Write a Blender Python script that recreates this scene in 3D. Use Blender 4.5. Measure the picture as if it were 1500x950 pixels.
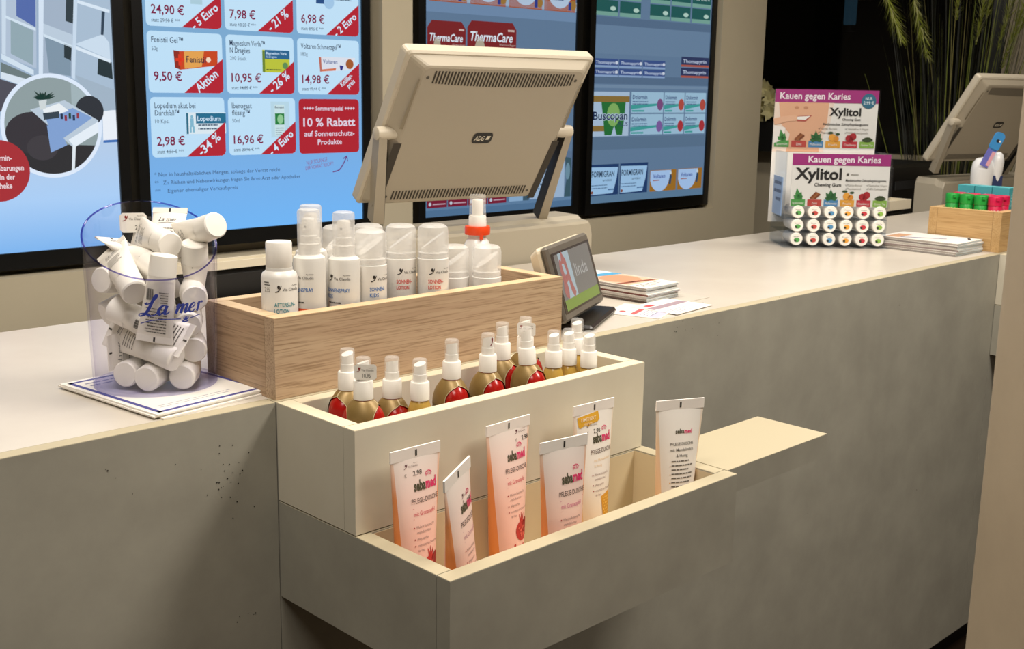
import bpy, bmesh, math, random
from math import sin, cos, pi, radians, sqrt, atan2, hypot
from mathutils import Matrix, Vector
random.seed(7)
for o in list(bpy.data.objects): bpy.data.objects.remove(o)
SC = bpy.context.scene
COL = SC.collection

# ---------------------------------------------------------------- camera, light, exposure
cam = bpy.data.cameras.new('camera'); cam_o = bpy.data.objects.new('camera', cam); COL.objects.link(cam_o)
cam.sensor_fit = 'HORIZONTAL'; cam.sensor_width = 36.0; cam.lens = 1686.0/1500*36
cam.clip_start = .02; cam.clip_end = 60
_r = Vector((.7149895, -.69892332, .01721105)); _u = Vector((.1286895, .15576489, .97937547)); _f = Vector((.68718923, .69802829, -.20131435))
m = Matrix.Identity(4)
for i in range(3):
    m[i][0] = _r[i]; m[i][1] = _u[i]; m[i][2] = -_f[i]
m[0][3], m[1][3], m[2][3] = -.73594, -1.149155, .375
cam_o.matrix_world = m
cam.dof.use_dof = True; cam.dof.focus_distance = 1.45; cam.dof.aperture_fstop = 22
SC.camera = cam_o
SC.view_settings.view_transform = 'Standard'; SC.view_settings.look = 'None'
SC.view_settings.exposure = 0.0; SC.view_settings.gamma = 1.0
SC.view_settings.use_curve_mapping = False
SC.cycles.max_bounces = 10; SC.cycles.transparent_max_bounces = 24; SC.cycles.caustics_reflective = False; SC.cycles.caustics_refractive = False
SC.cycles.sample_clamp_indirect = 6

w = bpy.data.worlds.new('world'); SC.world = w; w.use_nodes = True
w.node_tree.nodes['Background'].inputs[0].default_value = (1.0, .86, .68, 1); w.node_tree.nodes['Background'].inputs[1].default_value = .06

def area(name, loc, size, power, col=(1, .84, .66), tgt=None, spread=180):
    l = bpy.data.lights.new(name, 'AREA'); l.shape = 'RECTANGLE'; l.size = size[0]; l.size_y = size[1]; l.energy = power; l.color = col
    l.spread = radians(spread)
    o = bpy.data.objects.new(name, l); COL.objects.link(o); o.location = loc
    if tgt is not None:
        o.rotation_euler = (Vector(tgt)-Vector(loc)).to_track_quat('-Z', 'Y').to_euler()
    return o
WARM = (1, .925, .83)
area('ceiling_light', (-.35, -.30, 1.53), (.5, .5), 21, WARM)
area('ceiling_light', (1.15, -.50, 1.53), (.5, .5), 22, WARM)
area('ceiling_light', (2.5, .35, 1.53), (.5, .5), 16, WARM)
area('ceiling_light', (.5, .60, 1.53), (.5, .5), 15, WARM)
area('ceiling_light', (-1.0, -1.15, 1.53), (.6, .6), 14, WARM)
area('ceiling_light', (1.3, -1.3, 1.53), (.6, .6), 36, WARM)

# ---------------------------------------------------------------- materials
def lin(h):
    h = h.lstrip('#'); v = [int(h[i:i+2], 16)/255 for i in (0, 2, 4)]
    return tuple((c/12.92 if c <= .04045 else ((c+.055)/1.055)**2.4) for c in v)+(1,)
_M = {}
def mat(name, col, rough=.5, metal=0, emit=0, alpha=1, coat=0, spec=None, sub=0):
    if name in _M: return _M[name]
    a = bpy.data.materials.new(name); a.use_nodes = True; b = a.node_tree.nodes['Principled BSDF']
    c = lin(col) if isinstance(col, str) else tuple(col)+((1,) if len(col) == 3 else ())
    b.inputs['Base Color'].default_value = c; b.inputs['Roughness'].default_value = rough; b.inputs['Metallic'].default_value = metal
    if emit:
        b.inputs['Base Color'].default_value = (0.01, .01, .01, 1)
        b.inputs['Emission Color'].default_value = c; b.inputs['Emission Strength'].default_value = emit
        b.inputs['Specular IOR Level'].default_value = .25
    if alpha < 1: b.inputs['Alpha'].default_value = alpha
    if coat: b.inputs['Coat Weight'].default_value = coat
    if spec is not None: b.inputs['Specular IOR Level'].default_value = spec
    if sub: b.inputs['Subsurface Weight'].default_value = sub; b.inputs['Subsurface Radius'].default_value = (.02, .012, .008); b.inputs['Subsurface Scale'].default_value = .5
    _M[name] = a; return a
def ink(col): return mat('ink_'+col.lstrip('#'), col, .6)
def glow(col, s=1.0): return mat('glow_%s_%g' % (col.lstrip('#'), s), col, .25, emit=s)

def noisy(name, c1, c2, scale=(6, 6, 6), rough=.5, detail=6, bump=.0, lo=.35, hi=.65, dist=0, coat=0):
    if name in _M: return _M[name]
    a = bpy.data.materials.new(name); a.use_nodes = True; nt = a.node_tree; b = nt.nodes['Principled BSDF']
    tc = nt.nodes.new('ShaderNodeTexCoord'); mp = nt.nodes.new('ShaderNodeMapping'); mp.inputs['Scale'].default_value = scale
    n = nt.nodes.new('ShaderNodeTexNoise'); n.inputs['Scale'].default_value = 1; n.inputs['Detail'].default_value = detail; n.inputs['Roughness'].default_value = .62
    n.inputs['Distortion'].default_value = dist
    r = nt.nodes.new('ShaderNodeValToRGB'); r.color_ramp.elements[0].position = lo; r.color_ramp.elements[1].position = hi
    r.color_ramp.elements[0].color = lin(c1); r.color_ramp.elements[1].color = lin(c2)
    L = nt.links.new
    L(tc.outputs['Object'], mp.inputs['Vector']); L(mp.outputs[0], n.inputs['Vector']); L(n.outputs['Fac'], r.inputs['Fac']); L(r.outputs[0], b.inputs['Base Color'])
    b.inputs['Roughness'].default_value = rough
    if coat: b.inputs['Coat Weight'].default_value = coat
    if bump:
        bp = nt.nodes.new('ShaderNodeBump'); bp.inputs['Strength'].default_value = bump; bp.inputs['Distance'].default_value = .002
        L(n.outputs['Fac'], bp.inputs['Height']); L(bp.outputs[0], b.inputs['Normal'])
    _M[name] = a; return a
def wood(name, c1, c2, c3, axis='X', s=1.0):
    """oak veneer: long grain along one axis, fine darker pores"""
    if name in _M: return _M[name]
    a = bpy.data.materials.new(name); a.use_nodes = True; nt = a.node_tree; b = nt.nodes['Principled BSDF']; L = nt.links.new
    tc = nt.nodes.new('ShaderNodeTexCoord')
    def noise(sc, det, dist=0):
        mp = nt.nodes.new('ShaderNodeMapping'); lo, hi = sc
        v = {'X': (lo, hi, hi), 'Y': (hi, lo, hi), 'Z': (hi, hi, lo)}[axis]; mp.inputs['Scale'].default_value = v
        n = nt.nodes.new('ShaderNodeTexNoise'); n.inputs['Scale'].default_value = 1; n.inputs['Detail'].default_value = det; n.inputs['Distortion'].default_value = dist
        L(tc.outputs['Object'], mp.inputs['Vector']); L(mp.outputs[0], n.inputs['Vector']); return n
    n1 = noise((3*s, 64*s), 6, .8); n2 = noise((12*s, 420*s), 3, .2)
    r1 = nt.nodes.new('ShaderNodeValToRGB'); r1.color_ramp.elements[0].position = .32; r1.color_ramp.elements[1].position = .68
    r1.color_ramp.elements[0].color = lin(c1); r1.color_ramp.elements[1].color = lin(c2); L(n1.outputs['Fac'], r1.inputs['Fac'])
    r2 = nt.nodes.new('ShaderNodeValToRGB'); r2.color_ramp.elements[0].position = .36; r2.color_ramp.elements[1].position = .5
    r2.color_ramp.elements[0].color = (1, 1, 1, 1); r2.color_ramp.elements[1].color = (0, 0, 0, 1); L(n2.outputs['Fac'], r2.inputs['Fac'])
    mx = nt.nodes.new('ShaderNodeMix'); mx.data_type = 'RGBA'; L(r2.outputs[0], mx.inputs[0]); L(r1.outputs[0], mx.inputs[6]); mx.inputs[7].default_value = lin(c3)
    L(mx.outputs[2], b.inputs['Base Color']); b.inputs['Roughness'].default_value = .5
    _M[name] = a; return a
def acrylic(name, tint=(.97, .97, .985), edge=(.6, .58, .85), gloss=1.0):
    """thin clear acrylic sheet: transparent, with fresnel reflection and a faint tint where it is seen edge-on"""
    if name in _M: return _M[name]
    a = bpy.data.materials.new(name); a.use_nodes = True; nt = a.node_tree; L = nt.links.new
    for n in list(nt.nodes):
        if n.type == 'BSDF_PRINCIPLED': nt.nodes.remove(n)
    out = nt.nodes['Material Output']
    lw = nt.nodes.new('ShaderNodeLayerWeight'); lw.inputs[0].default_value = .3
    mc = nt.nodes.new('ShaderNodeMix'); mc.data_type = 'RGBA'; L(lw.outputs['Facing'], mc.inputs[0]); mc.inputs[6].default_value = tint+(1,); mc.inputs[7].default_value = edge+(1,)
    t = nt.nodes.new('ShaderNodeBsdfTransparent'); L(mc.outputs[2], t.inputs[0])
    g = nt.nodes.new('ShaderNodeBsdfGlossy'); g.inputs['Roughness'].default_value = .06
    pw_ = nt.nodes.new('ShaderNodeMath'); pw_.operation = 'POWER'; pw_.inputs[1].default_value = 4; L(lw.outputs['Facing'], pw_.inputs[0])
    mm = nt.nodes.new('ShaderNodeMath'); mm.operation = 'MULTIPLY_ADD'; mm.inputs[1].default_value = .35*gloss; mm.inputs[2].default_value = .035; L(pw_.outputs[0], mm.inputs[0])
    s = nt.nodes.new('ShaderNodeMixShader'); L(mm.outputs[0], s.inputs[0]); L(t.outputs[0], s.inputs[1]); L(g.outputs[0], s.inputs[2]); L(s.outputs[0], out.inputs[0])
    _M[name] = a; return a
def zgrad(name, stops, rough=.35, axis=2, lo=0, hi=.2):
    """a colour that runs along the object's own height (contents showing through a printed translucent tube)"""
    if name in _M: return _M[name]
    a = bpy.data.materials.new(name); a.use_nodes = True; nt = a.node_tree; b = nt.nodes['Principled BSDF']; L = nt.links.new
    tc = nt.nodes.new('ShaderNodeTexCoord'); sp = nt.nodes.new('ShaderNodeSeparateXYZ'); L(tc.outputs['Object'], sp.inputs[0])
    mr = nt.nodes.new('ShaderNodeMapRange'); mr.inputs[1].default_value = lo; mr.inputs[2].default_value = hi; L(sp.outputs[axis], mr.inputs[0])
    r = nt.nodes.new('ShaderNodeValToRGB'); L(mr.outputs[0], r.inputs[0])
    e = r.color_ramp.elements; e[0].position = stops[0][0]; e[0].color = lin(stops[0][1]); e[1].position = stops[-1][0]; e[1].color = lin(stops[-1][1])
    for p, c in stops[1:-1]:
        k = e.new(p); k.color = lin(c)
    L(r.outputs[0], b.inputs['Base Color']); b.inputs['Roughness'].default_value = rough
    _M[name] = a; return a

WHITE = mat('white_plastic', '#eeeae2', .35)
PAPER = mat('white_paper', '#ece8e0', .6)
BLACK = mat('black_plastic', '#0b0a0a', .4)
CREAM = noisy('cream_laminate', '#ccc4b0', '#d3ccb9', (5, 5, 5), .5)
CREAMRIM = mat('cream_board_edge', '#d6cbb0', .5)
GREY = noisy('grey_concrete_laminate', '#949083', '#a29e90', (7, 7, 7), .55, 8)
GREYRIM = mat('beige_board_edge', '#b3a88c', .5)
TOPM = noisy('worktop_laminate', '#c6bdb0', '#cbc3b6', (9, 9, 9), .32, 4)
BEIGE = noisy('beige_wall_paint', '#bcb198', '#c2b79e', (2, 2, 2), .6)
CASE = mat('warm_grey_casing', '#b9ad95', .45)

# ---------------------------------------------------------------- mesh builder
class G:
    def __init__(s): s.V = []; s.F = []; s.I = []; s.S = []; s.mats = []
    def mi(s, m):
        if m not in s.mats: s.mats.append(m)
        return s.mats.index(m)
    def add(s, V, F, m, M=None, smooth=False, fn=None):
        b = len(s.V)
        if fn: V = [fn(*v) for v in V]
        if M is not None: V = [M @ Vector(v) for v in V]
        s.V += [tuple(v) for v in V]; k = s.mi(m)
        for f in F: s.F.append(tuple(b+i for i in f)); s.I.append(k); s.S.append(smooth)
        return s
    def box(s, x0, x1, y0, y1, z0, z1, m, M=None, bev=0):
        if bev <= 0:
            V = [(x, y, z) for x in (x0, x1) for y in (y0, y1) for z in (z0, z1)]
            F = [(0, 1, 3, 2), (4, 6, 7, 5), (0, 4, 5, 1), (2, 3, 7, 6), (0, 2, 6, 4), (1, 5, 7, 3)]
            return s.add(V, F, m, M)
        c = ((x0+x1)/2, (y0+y1)/2, (z0+z1)/2); h = ((x1-x0)/2, (y1-y0)/2, (z1-z0)/2); b = min(bev, *h)
        V = []; idx = {}
        for sx in (-1, 1):
            for sy in (-1, 1):
                for sz in (-1, 1):
                    for ax in range(3):
                        p = [sx*h[0], sy*h[1], sz*h[2]]
                        for k, sg in enumerate((sx, sy, sz)):
                            if k != ax: p[k] -= sg*b
                        idx[(sx, sy, sz, ax)] = len(V); V.append(tuple(c[i]+p[i] for i in range(3)))
        F = []
        for ax in range(3):
            o1, o2 = [(1, 2), (2, 0), (0, 1)][ax]
            for sg in (-1, 1):
                q = []
                for a, d in ((-1, -1), (1, -1), (1, 1), (-1, 1)):
                    k = [0, 0, 0]; k[ax] = sg; k[o1] = a; k[o2] = d; q.append(idx[(*k, ax)])
                F.append(tuple(q if sg > 0 else q[::-1]))
            for a in (-1, 1):
                for d in (-1, 1):
                    k0 = [0, 0, 0]; k0[o1] = a; k0[o2] = d; k0[ax] = -1; k1 = list(k0); k1[ax] = 1
                    q = [idx[(*k0, o1)], idx[(*k1, o1)], idx[(*k1, o2)], idx[(*k0, o2)]]
                    F.append(tuple(q if a*d < 0 else q[::-1]))
        for sx in (-1, 1):
            for sy in (-1, 1):
                for sz in (-1, 1):
                    q = [idx[(sx, sy, sz, i)] for i in range(3)]; F.append(tuple(q if sx*sy*sz > 0 else q[::-1]))
        return s.add(V, F, m, M)
    def lathe(s, prof, m, M=None, n=28, sx=1, sy=1, cap=True, smooth=True):
        V = []; F = []
        for r, z in prof:
            for k in range(n):
                a = 2*pi*k/n; V.append((r*cos(a)*sx, r*sin(a)*sy, z))
        for i in range(len(prof)-1):
            for k in range(n):
                k2 = (k+1) % n; F.append((i*n+k, i*n+k2, (i+1)*n+k2, (i+1)*n+k))
        if cap:
            if prof[0][0] > 1e-5: F.append(tuple(range(n))[::-1])
            if prof[-1][0] > 1e-5: F.append(tuple((len(prof)-1)*n+k for k in range(n)))
        return s.add(V, F, m, M, smooth)
    def rings(s, rings, m, M=None, closed=True, cap=True, smooth=True):
        n = len(rings[0]); V = [p for r in rings for p in r]; F = []
        for i in range(len(rings)-1):
            for k in range(n if closed else n-1):
                k2 = (k+1) % n; F.append((i*n+k, i*n+k2, (i+1)*n+k2, (i+1)*n+k))
        if cap and closed: F.append(tuple(range(n))[::-1]); F.append(tuple((len(rings)-1)*n+k for k in range(n)))
        return s.add(V, F, m, M, smooth)
    def tube(s, path, r, m, n=8, M=None):
        R = []; P = [Vector(p) for p in path]; rr = r if isinstance(r, (list, tuple)) else [r]*len(P)
        for i, p in enumerate(P):
            t = (P[min(i+1, len(P)-1)]-P[max(i-1, 0)]).normalized()
            a = t.orthogonal().normalized() if i == 0 else (a - t*a.dot(t)).normalized()
            b = t.cross(a); R.append([tuple(p+(a*cos(2*pi*k/n)+b*sin(2*pi*k/n))*rr[i]) for k in range(n)])
        return s.rings(R, m, M)
    def prism(s, poly, z0, z1, m, M=None):
        n = len(poly); V = [(x, y, z0) for x, y in poly]+[(x, y, z1) for x, y in poly]
        F = [tuple(range(n))[::-1], tuple(range(n, 2*n))]+[(i, (i+1) % n, n+(i+1) % n, n+i) for i in range(n)]
        return s.add(V, F, m, M)
    def poly(s, pts, m, fn=None, M=None): return s.add([(x, y) for x, y in pts] if fn else [(x, y, 0) for x, y in pts], [tuple(range(len(pts)))], m, M, fn=fn)
    def cpoly(s, pts, m, fn, k=5):
        """a filled convex outline cut into rings, so that it follows a curved surface"""
        n = len(pts); cx = sum(p[0] for p in pts)/n; cy = sum(p[1] for p in pts)/n
        if n < 8:
            q = []
            for i in range(n):
                a, b = pts[i], pts[(i+1) % n]; q += [(a[0]+(b[0]-a[0])*j/5, a[1]+(b[1]-a[1])*j/5) for j in range(5)]
            pts = q; n = len(pts)
        V = [(cx, cy)]+[(cx+(p[0]-cx)*j/k, cy+(p[1]-cy)*j/k) for j in range(1, k+1) for p in pts]
        F = [(0, 1+i, 1+(i+1) % n) for i in range(n)]+[(1+(j-1)*n+i, 1+j*n+i, 1+j*n+(i+1) % n, 1+(j-1)*n+(i+1) % n) for j in range(1, k) for i in range(n)]
        return s.add(V, F, m, fn=fn)
    def text(s, body, x, y, h, m, fn=None, M=None, w=None, bold=0, shear=0, align='L', sx=.92, rot=0):
        V, F = glyphs(body, bold, shear)
        if not V: return s
        xs = [v[0] for v in V]; x0, x1 = min(xs), max(xs); k = h/.729; kx = k*sx if w is None else w/(x1-x0); W = (x1-x0)*kx
        o = {'L': 0, 'C': -W/2, 'R': -W}[align]; c, d = cos(rot), sin(rot)
        P = [(o+(a-x0)*kx, b*k) for a, b in V]; P = [(x+c*a-d*b, y+d*a+c*b) for a, b in P]
        return s.add(P if fn else [(a, b, 0) for a, b in P], F, m, M, fn=fn)
    def build(s, name, parent=None, loc=None, rot=None, **k):
        me = bpy.data.meshes.new(name); me.from_pydata(s.V, [], s.F)
        for a in s.mats: me.materials.append(a)
        me.polygons.foreach_set('material_index', s.I); me.polygons.foreach_set('use_smooth', s.S)
        if any(s.S): me.set_sharp_from_angle(angle=radians(38))
        me.update(); o = bpy.data.objects.new(name, me); COL.objects.link(o)
        if parent is not None: o.parent = parent
        if loc is not None: o.location = loc
        if rot is not None: o.rotation_euler = rot
        for a, b in k.items(): o[a] = b
        return o
_T = {}
def glyphs(body, bold=0, shear=0):
    key = (body, bold, shear)
    if key not in _T:
        c = bpy.data.curves.new('t', 'FONT'); c.body = body; c.resolution_u = 2; c.offset = bold; c.shear = shear
        o = bpy.data.objects.new('t', c); me = o.to_mesh()
        _T[key] = ([(v.co.x, v.co.y) for v in me.vertices], [tuple(p.vertices) for p in me.polygons])
        o.to_mesh_clear(); bpy.data.objects.remove(o); bpy.data.curves.remove(c)
    return _T[key]
def thing(name, label, cat, loc=(0, 0, 0), rz=0, group=None, M=None):
    o = bpy.data.objects.new(name, None); COL.objects.link(o); o.empty_display_size = .02
    if M is not None: o.matrix_world = M
    else: o.location = loc; o.rotation_euler = (0, 0, rz)
    o['label'] = label; o['category'] = cat
    if group: o['group'] = group
    return o
def tag(o, label, cat, group=None):
    o['label'] = label; o['category'] = cat
    if group: o['group'] = group
    return o
def clone(o, label, loc=None, rz=None, M=None, name=None):
    c = o.copy(); COL.objects.link(c)
    if label: c['label'] = label
    if M is not None: c.matrix_world = M
    if loc is not None: c.location = loc
    if rz is not None: c.rotation_euler = (0, 0, rz)
    for ch in [x for x in list(bpy.data.objects) if x.parent == o]:
        d = ch.copy(); COL.objects.link(d); d.parent = c
        for g in [x for x in list(bpy.data.objects) if x.parent == ch]:
            e = g.copy(); COL.objects.link(e); e.parent = d
    return c
def struct(o): o['kind'] = 'structure'; return o
def circ(cx, cy, r, n=32, ry=None, a0=0, a1=2*pi):
    full = abs(a1-a0-2*pi) < 1e-6
    return [(cx+r*cos(a0+(a1-a0)*k/(n if full else n-1)), cy+(ry or r)*sin(a0+(a1-a0)*k/(n if full else n-1))) for k in range(n)]
def rrect(x0, y0, x1, y1, r, n=5):
    P = []
    for cx, cy, a in ((x1-r, y0+r, -90), (x1-r, y1-r, 0), (x0+r, y1-r, 90), (x0+r, y0+r, 180)):
        for k in range(n+1): t = radians(a+90*k/n); P.append((cx+r*cos(t), cy+r*sin(t)))
    return P
def quad(x0, y0, x1, y1): return [(x0, y0), (x1, y0), (x1, y1), (x0, y1)]
def flat(y0=0, k=0): return lambda x, z: (x, y0-.0004*k, z)          # upright picture plane facing -y, layer k
def lay(z0=0, k=0): return lambda x, y: (x, y, z0+.0002*k)           # lying sheet, layer k
def stroke(g, pts, wd, m, fn):
    """a pen stroke of varying width"""
    n = len(pts); Lp = []; Rp = []
    for i, (x, y) in enumerate(pts):
        a = pts[max(0, i-1)]; b = pts[min(n-1, i+1)]; dx, dy = b[0]-a[0], b[1]-a[1]; l = hypot(dx, dy) or 1
        q = wd[i] if isinstance(wd, (list, tuple)) else wd
        Lp.append((x-dy/l*q/2, y+dx/l*q/2)); Rp.append((x+dy/l*q/2, y-dx/l*q/2))
    g.add(Lp+Rp, [(i, i+1, n+i+1, n+i) for i in range(n-1)], m, fn=fn)
def spline(P, k=8):
    out = []
    for i in range(len(P)-1):
        p0, p1, p2, p3 = P[max(0, i-1)], P[i], P[i+1], P[min(len(P)-1, i+2)]
        for j in range(k):
            t = j/k
            out.append(tuple(.5*((2*p1[c])+(-p0[c]+p2[c])*t+(2*p0[c]-5*p1[c]+4*p2[c]-p3[c])*t*t+(-p0[c]+3*p1[c]-3*p2[c]+p3[c])*t**3) for c in range(2)))
    return out+[P[-1]]
def greek(g, x, y, w, lines, pitch, h, m, fn, seed=1, ragged=.3):
    """rows of print too small to read: word-long dashes"""
    r = random.Random(seed)
    for i in range(lines):
        X = x; end = x+w*(1-ragged*r.random()); yy = y-i*pitch
        while X < end:
            l = min(w*(.05+.13*r.random()), end-X); g.poly(quad(X, yy, X+l, yy+h), m, fn); X += l+w*.025

# ---------------------------------------------------------------- the room
FZ = -1.08; CZ = 1.6
g = G(); g.box(-3.2, 5.5, -3.4, 3.2, FZ-.05, FZ, noisy('dark_floor', '#2a211a', '#35291f', (3, 3, 3), .35)); struct(g.build('floor'))
g = G(); g.box(-3.2, 5.5, -3.4, 3.2, CZ, CZ+.05, mat('ceiling_paint', '#b8ac98', .8)); struct(g.build('ceiling'))
WALLP = mat('room_paint', '#8e8474', .8)
g = G(); g.box(-3.2, 5.5, -3.45, -3.4, FZ, CZ, WALLP); struct(g.build('wall_front'))
g = G(); g.box(-3.25, -3.2, -3.4, 3.2, FZ, CZ, WALLP); struct(g.build('wall_left'))
# wall behind the counter with two niches for the upright screens
g = G(); Y0, Y1 = 1.61, 1.70
g.box(-3.2, 3.41, Y0, Y1, FZ, -.088, BEIGE)
g.box(1.425, 1.54, Y0, Y1, -.088, 1.25, BEIGE); g.box(3.108, 3.41, Y0, Y1, -.088, 1.25, BEIGE); g.box(-3.2, -.2, Y0, Y1, -.088, 1.25, BEIGE)
g.box(-3.2, 3.41, Y0, Y1, 1.25, CZ, BEIGE); g.box(-3.2, 3.41, Y1, Y1+.06, FZ, CZ, BEIGE)
struct(g.build('wall_back'))
# side wall of the back room, low parapet and black window above it
a = Vector((4.111, 2.06, 0)); b = Vector((4.345, 1.42, 0)); d = (b-a).normalized(); WP0 = a-d*1.2; ang = atan2(d.y, d.x)
RM = Matrix.Translation(WP0) @ Matrix.Rotation(ang, 4, 'Z')          # local x runs along the wall towards the shop, -y... faces the counter
g = G(); g.box(0, 4.6, 0, .18, FZ, .1, BEIGE, RM); g.box(2.25, 4.6, 0, .18, .1, CZ, BEIGE, RM); g.box(0, 2.25, 0, .18, 1.35, CZ, BEIGE, RM)
struct(g.build('wall_right'))
g = G(); g.box(0, 2.25, .06, .07, .1, 1.35, acrylic('night_window_glass', (.45, .47, .5), (.2, .22, .25), .6), RM)
FR = mat('dark_window_frame', '#0d0d0d', .4)
for x in (0, 2.19): g.box(x, x+.06, .04, .09, .1, 1.35, FR, RM)
struct(g.build('window_1'))
g = G(); g.box(-.2, 4.6, .9, .95, FZ, CZ, mat('backdrop_black', '#050506', .9), RM); g.box(-.25, -.2, .2, .95, FZ, CZ, mat('backdrop_black', '#050506'), RM); g.box(4.6, 4.65, .2, .95, FZ, CZ, mat('backdrop_black', '#050506'), RM); struct(g.build('night_backdrop'))  # black backdrop added outside, giving the night darkness behind the glass
lt = thing('reflection_tube', 'added dim bluish glow tube imitating a reflection in the black window', 'reflection', tuple(RM @ Vector((1.535, .25, .70))), ang)  # added glowing tube, stands in for a bluish reflection on the pane
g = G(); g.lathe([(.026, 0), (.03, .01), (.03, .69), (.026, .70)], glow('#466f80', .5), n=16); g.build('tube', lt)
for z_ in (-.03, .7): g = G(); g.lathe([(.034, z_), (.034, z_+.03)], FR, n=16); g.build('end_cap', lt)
g = G(); g.box(3.41, 5.5, 3.05, 3.2, FZ, CZ, mat('back_room_paint', '#3a342c', .8)); struct(g.build('wall_rear'))
# plastered pillar close to the viewer on the right
g = G(); cx, cy, pw = .1995, -.899, .1
PM = Matrix.Translation((cx, cy, 0)) @ Matrix.Rotation(radians(-44.5), 4, 'Z')
g.rings([[(x, y, z) for x, y in rrect(-pw, -pw, pw, pw, .035, 14)] for z in (FZ, CZ)], noisy('pillar_plaster', '#a3937b', '#b0a087', (5, 5, 5), .55, 6, .15), PM)
struct(g.build('pillar'))

# ---------------------------------------------------------------- sales counter
cnt = thing('sales_counter', 'long grey laminate pharmacy sales counter with pale worktop', 'counter', (0, 0, FZ))
T = .021; X0, X1 = -1.8, 3.75; zt = -FZ
g = G(); g.box(X0, X1, T, .603, zt-.03, zt, TOPM); g.build('worktop', cnt)
g = G()
for xa, xb in ((X0, -.0012), (.0002, 2.0508), (2.0522, X1)): g.box(xa, xb, 0, T, .105, zt-.0005, GREY); g.box(xa, xb, 0.0006, T-.0006, zt-.0005, zt, GREYRIM)
SP = mat('dirt_speck', '#2c261e', .8); rr = random.Random(4)
def specks(n, cx, cz, sx, sz):
    for _ in range(n):
        x = rr.gauss(cx, sx); z = rr.gauss(cz, sz); r = rr.choice((.0005, .0006, .0008, .001)); g.poly(circ(x, z+zt, r, 7), SP, flat(0, 1))
specks(26, -.07, -.09, .018, .022); specks(5, -.2, -.05, .08, .02); specks(6, .0-.05, -.26, .01, .01); specks(16, .85, -.02, .1, .02); specks(12, 1.2, -.3, .5, .2)
g.build('front_panel', cnt)
g = G(); g.box(X0, X1, .06, .08, 0, .105, mat('black_plinth', '#100a08', .6)); g.build('plinth', cnt)
g = G(); g.box(X0, X1, .583, .603, 0.105, zt-.03, GREY); g.build('back_panel', cnt)
g = G(); g.box(X0, X1, .604, 1.12, zt-.31, zt-.28, TOPM); g.box(X0, X0+.03, .604, 1.1, 0, zt-.31, GREY); g.box(X1-.03, X1, .604, 1.1, 0, zt-.31, GREY); g.build('staff_desk', cnt)

def open_box(root, Lx, D, H, face, rim, yb=0, inner=None):
    """box of 21 mm boards, origin at back-left top corner on the counter front; side boards between front and back"""
    def board(nm, x0, x1, y0, y1, z0, z1, top=True):
        q = G(); q.box(x0, x1, y0, y1, z0, z1-.0006, face); 
        if top: q.box(x0+.0004, x1-.0004, y0+.0004, y1-.0004, z1-.0006, z1, rim)
        return q.build(nm, root)
    board('front_board', 0, Lx, -D, -D+T, -H, 0)
    board('back_board', T, Lx-T, yb-T, yb-.0008, -H, 0)
    board('side_board', 0, T, -D+T+.0007, -.0008, -H, 0); board('side_board', Lx-T, Lx, -D+T+.0007, -.0008, -H, 0)
    board('base_board', T, Lx-T, -D+T, yb-T, -H, -H+.016, False)
    if inner:
        q = G(); e = .0006
        q.box(T, T+e, -D+T, yb-T, -H+.016, -.002, inner); q.box(Lx-T-e, Lx-T, -D+T, yb-T, -H+.016, -.002, inner); q.box(T+e, Lx-T-e, yb-T-e, yb-T, -H+.016, -.002, inner)
        q.box(T+e, Lx-T-e, -D+T, -D+T+e, -H+.016, -.002, inner); q.box(T+e, Lx-T-e, -D+T+e, yb-T-e, -H+.016, -H+.0166, inner); q.build('lining', root)
H1 = .1231; D1 = .1562; L1 = .5052; H2 = .1259; D2 = .3174; L2 = .5103
up = thing('display_box', 'cream open display drawer full of spray bottles, mounted on the counter front', 'display box', (0, 0, 0), 0, 'drawers on the counter front')
open_box(up, L1, D1, H1, CREAM, CREAMRIM)
lo = thing('display_tray', 'deep grey display tray of shower gel tubes below the cream drawer', 'display tray', (0, 0, -H1), 0, 'trays on the counter front')
open_box(lo, L2, D2, H2-.001, GREY, GREYRIM, -.1362, noisy('tray_lining', '#c8b795', '#cfbf9d', (5, 5, 5), .5))
g = G(); g.box(.5103, .7652, -.3016, -.1784, -.0352, 0, GREY); g.box(.5105, .765, -.3014, -.1786, 0, .0006, GREYRIM); g.build('side_shelf', lo)
lo.location.z = -H1-.0014
clone(up, 'cream display drawer of the far workstation beside the pillar', (2.052, 0, 0)); clone(lo, 'grey display tray of the far workstation beside the pillar', (2.052, 0, -H1-.0014))

# ---------------------------------------------------------------- oak boxes
OAKX = wood('oak_veneer_along', '#b3977a', '#c3a98a', '#9a7f62', 'X'); OAKY = wood('oak_veneer_cross', '#ad8f70', '#bda182', '#957a5d', 'Y'); OAKE = noisy('oak_edge', '#cdb088', '#d5ba94', (20, 60, 20), .5)
def oak_box(root, Lx, D, H, t=.021, mx=OAKX, my=OAKY, me=OAKE):
    for nm, b, mm in (('front_board', (0, Lx, 0, t), mx), ('back_board', (0, Lx, D-t, D), mx), ('side_board', (0, t, t+.0006, D-t-.0006), my), ('side_board', (Lx-t, Lx, t+.0006, D-t-.0006), my)):
        q = G(); q.box(*b, 0, H-.0006, mm); q.box(b[0]+.0004, b[1]-.0004, b[2]+.0003, b[3]-.0003, H-.0006, H, me); q.build(nm, root)
    q = G(); q.box(t, Lx-t, t, D-t, 0, .012, mx); q.build('base_board', root)
WBX, WBY, WBZ = .0036, .0064, .0003
wb = thing('oak_box', 'long light oak box of white sunscreen bottles standing on the counter', 'wooden box', (WBX, WBY, WBZ), 0, 'oak product boxes')
oak_box(wb, .502, .1593, .1008)
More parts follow.
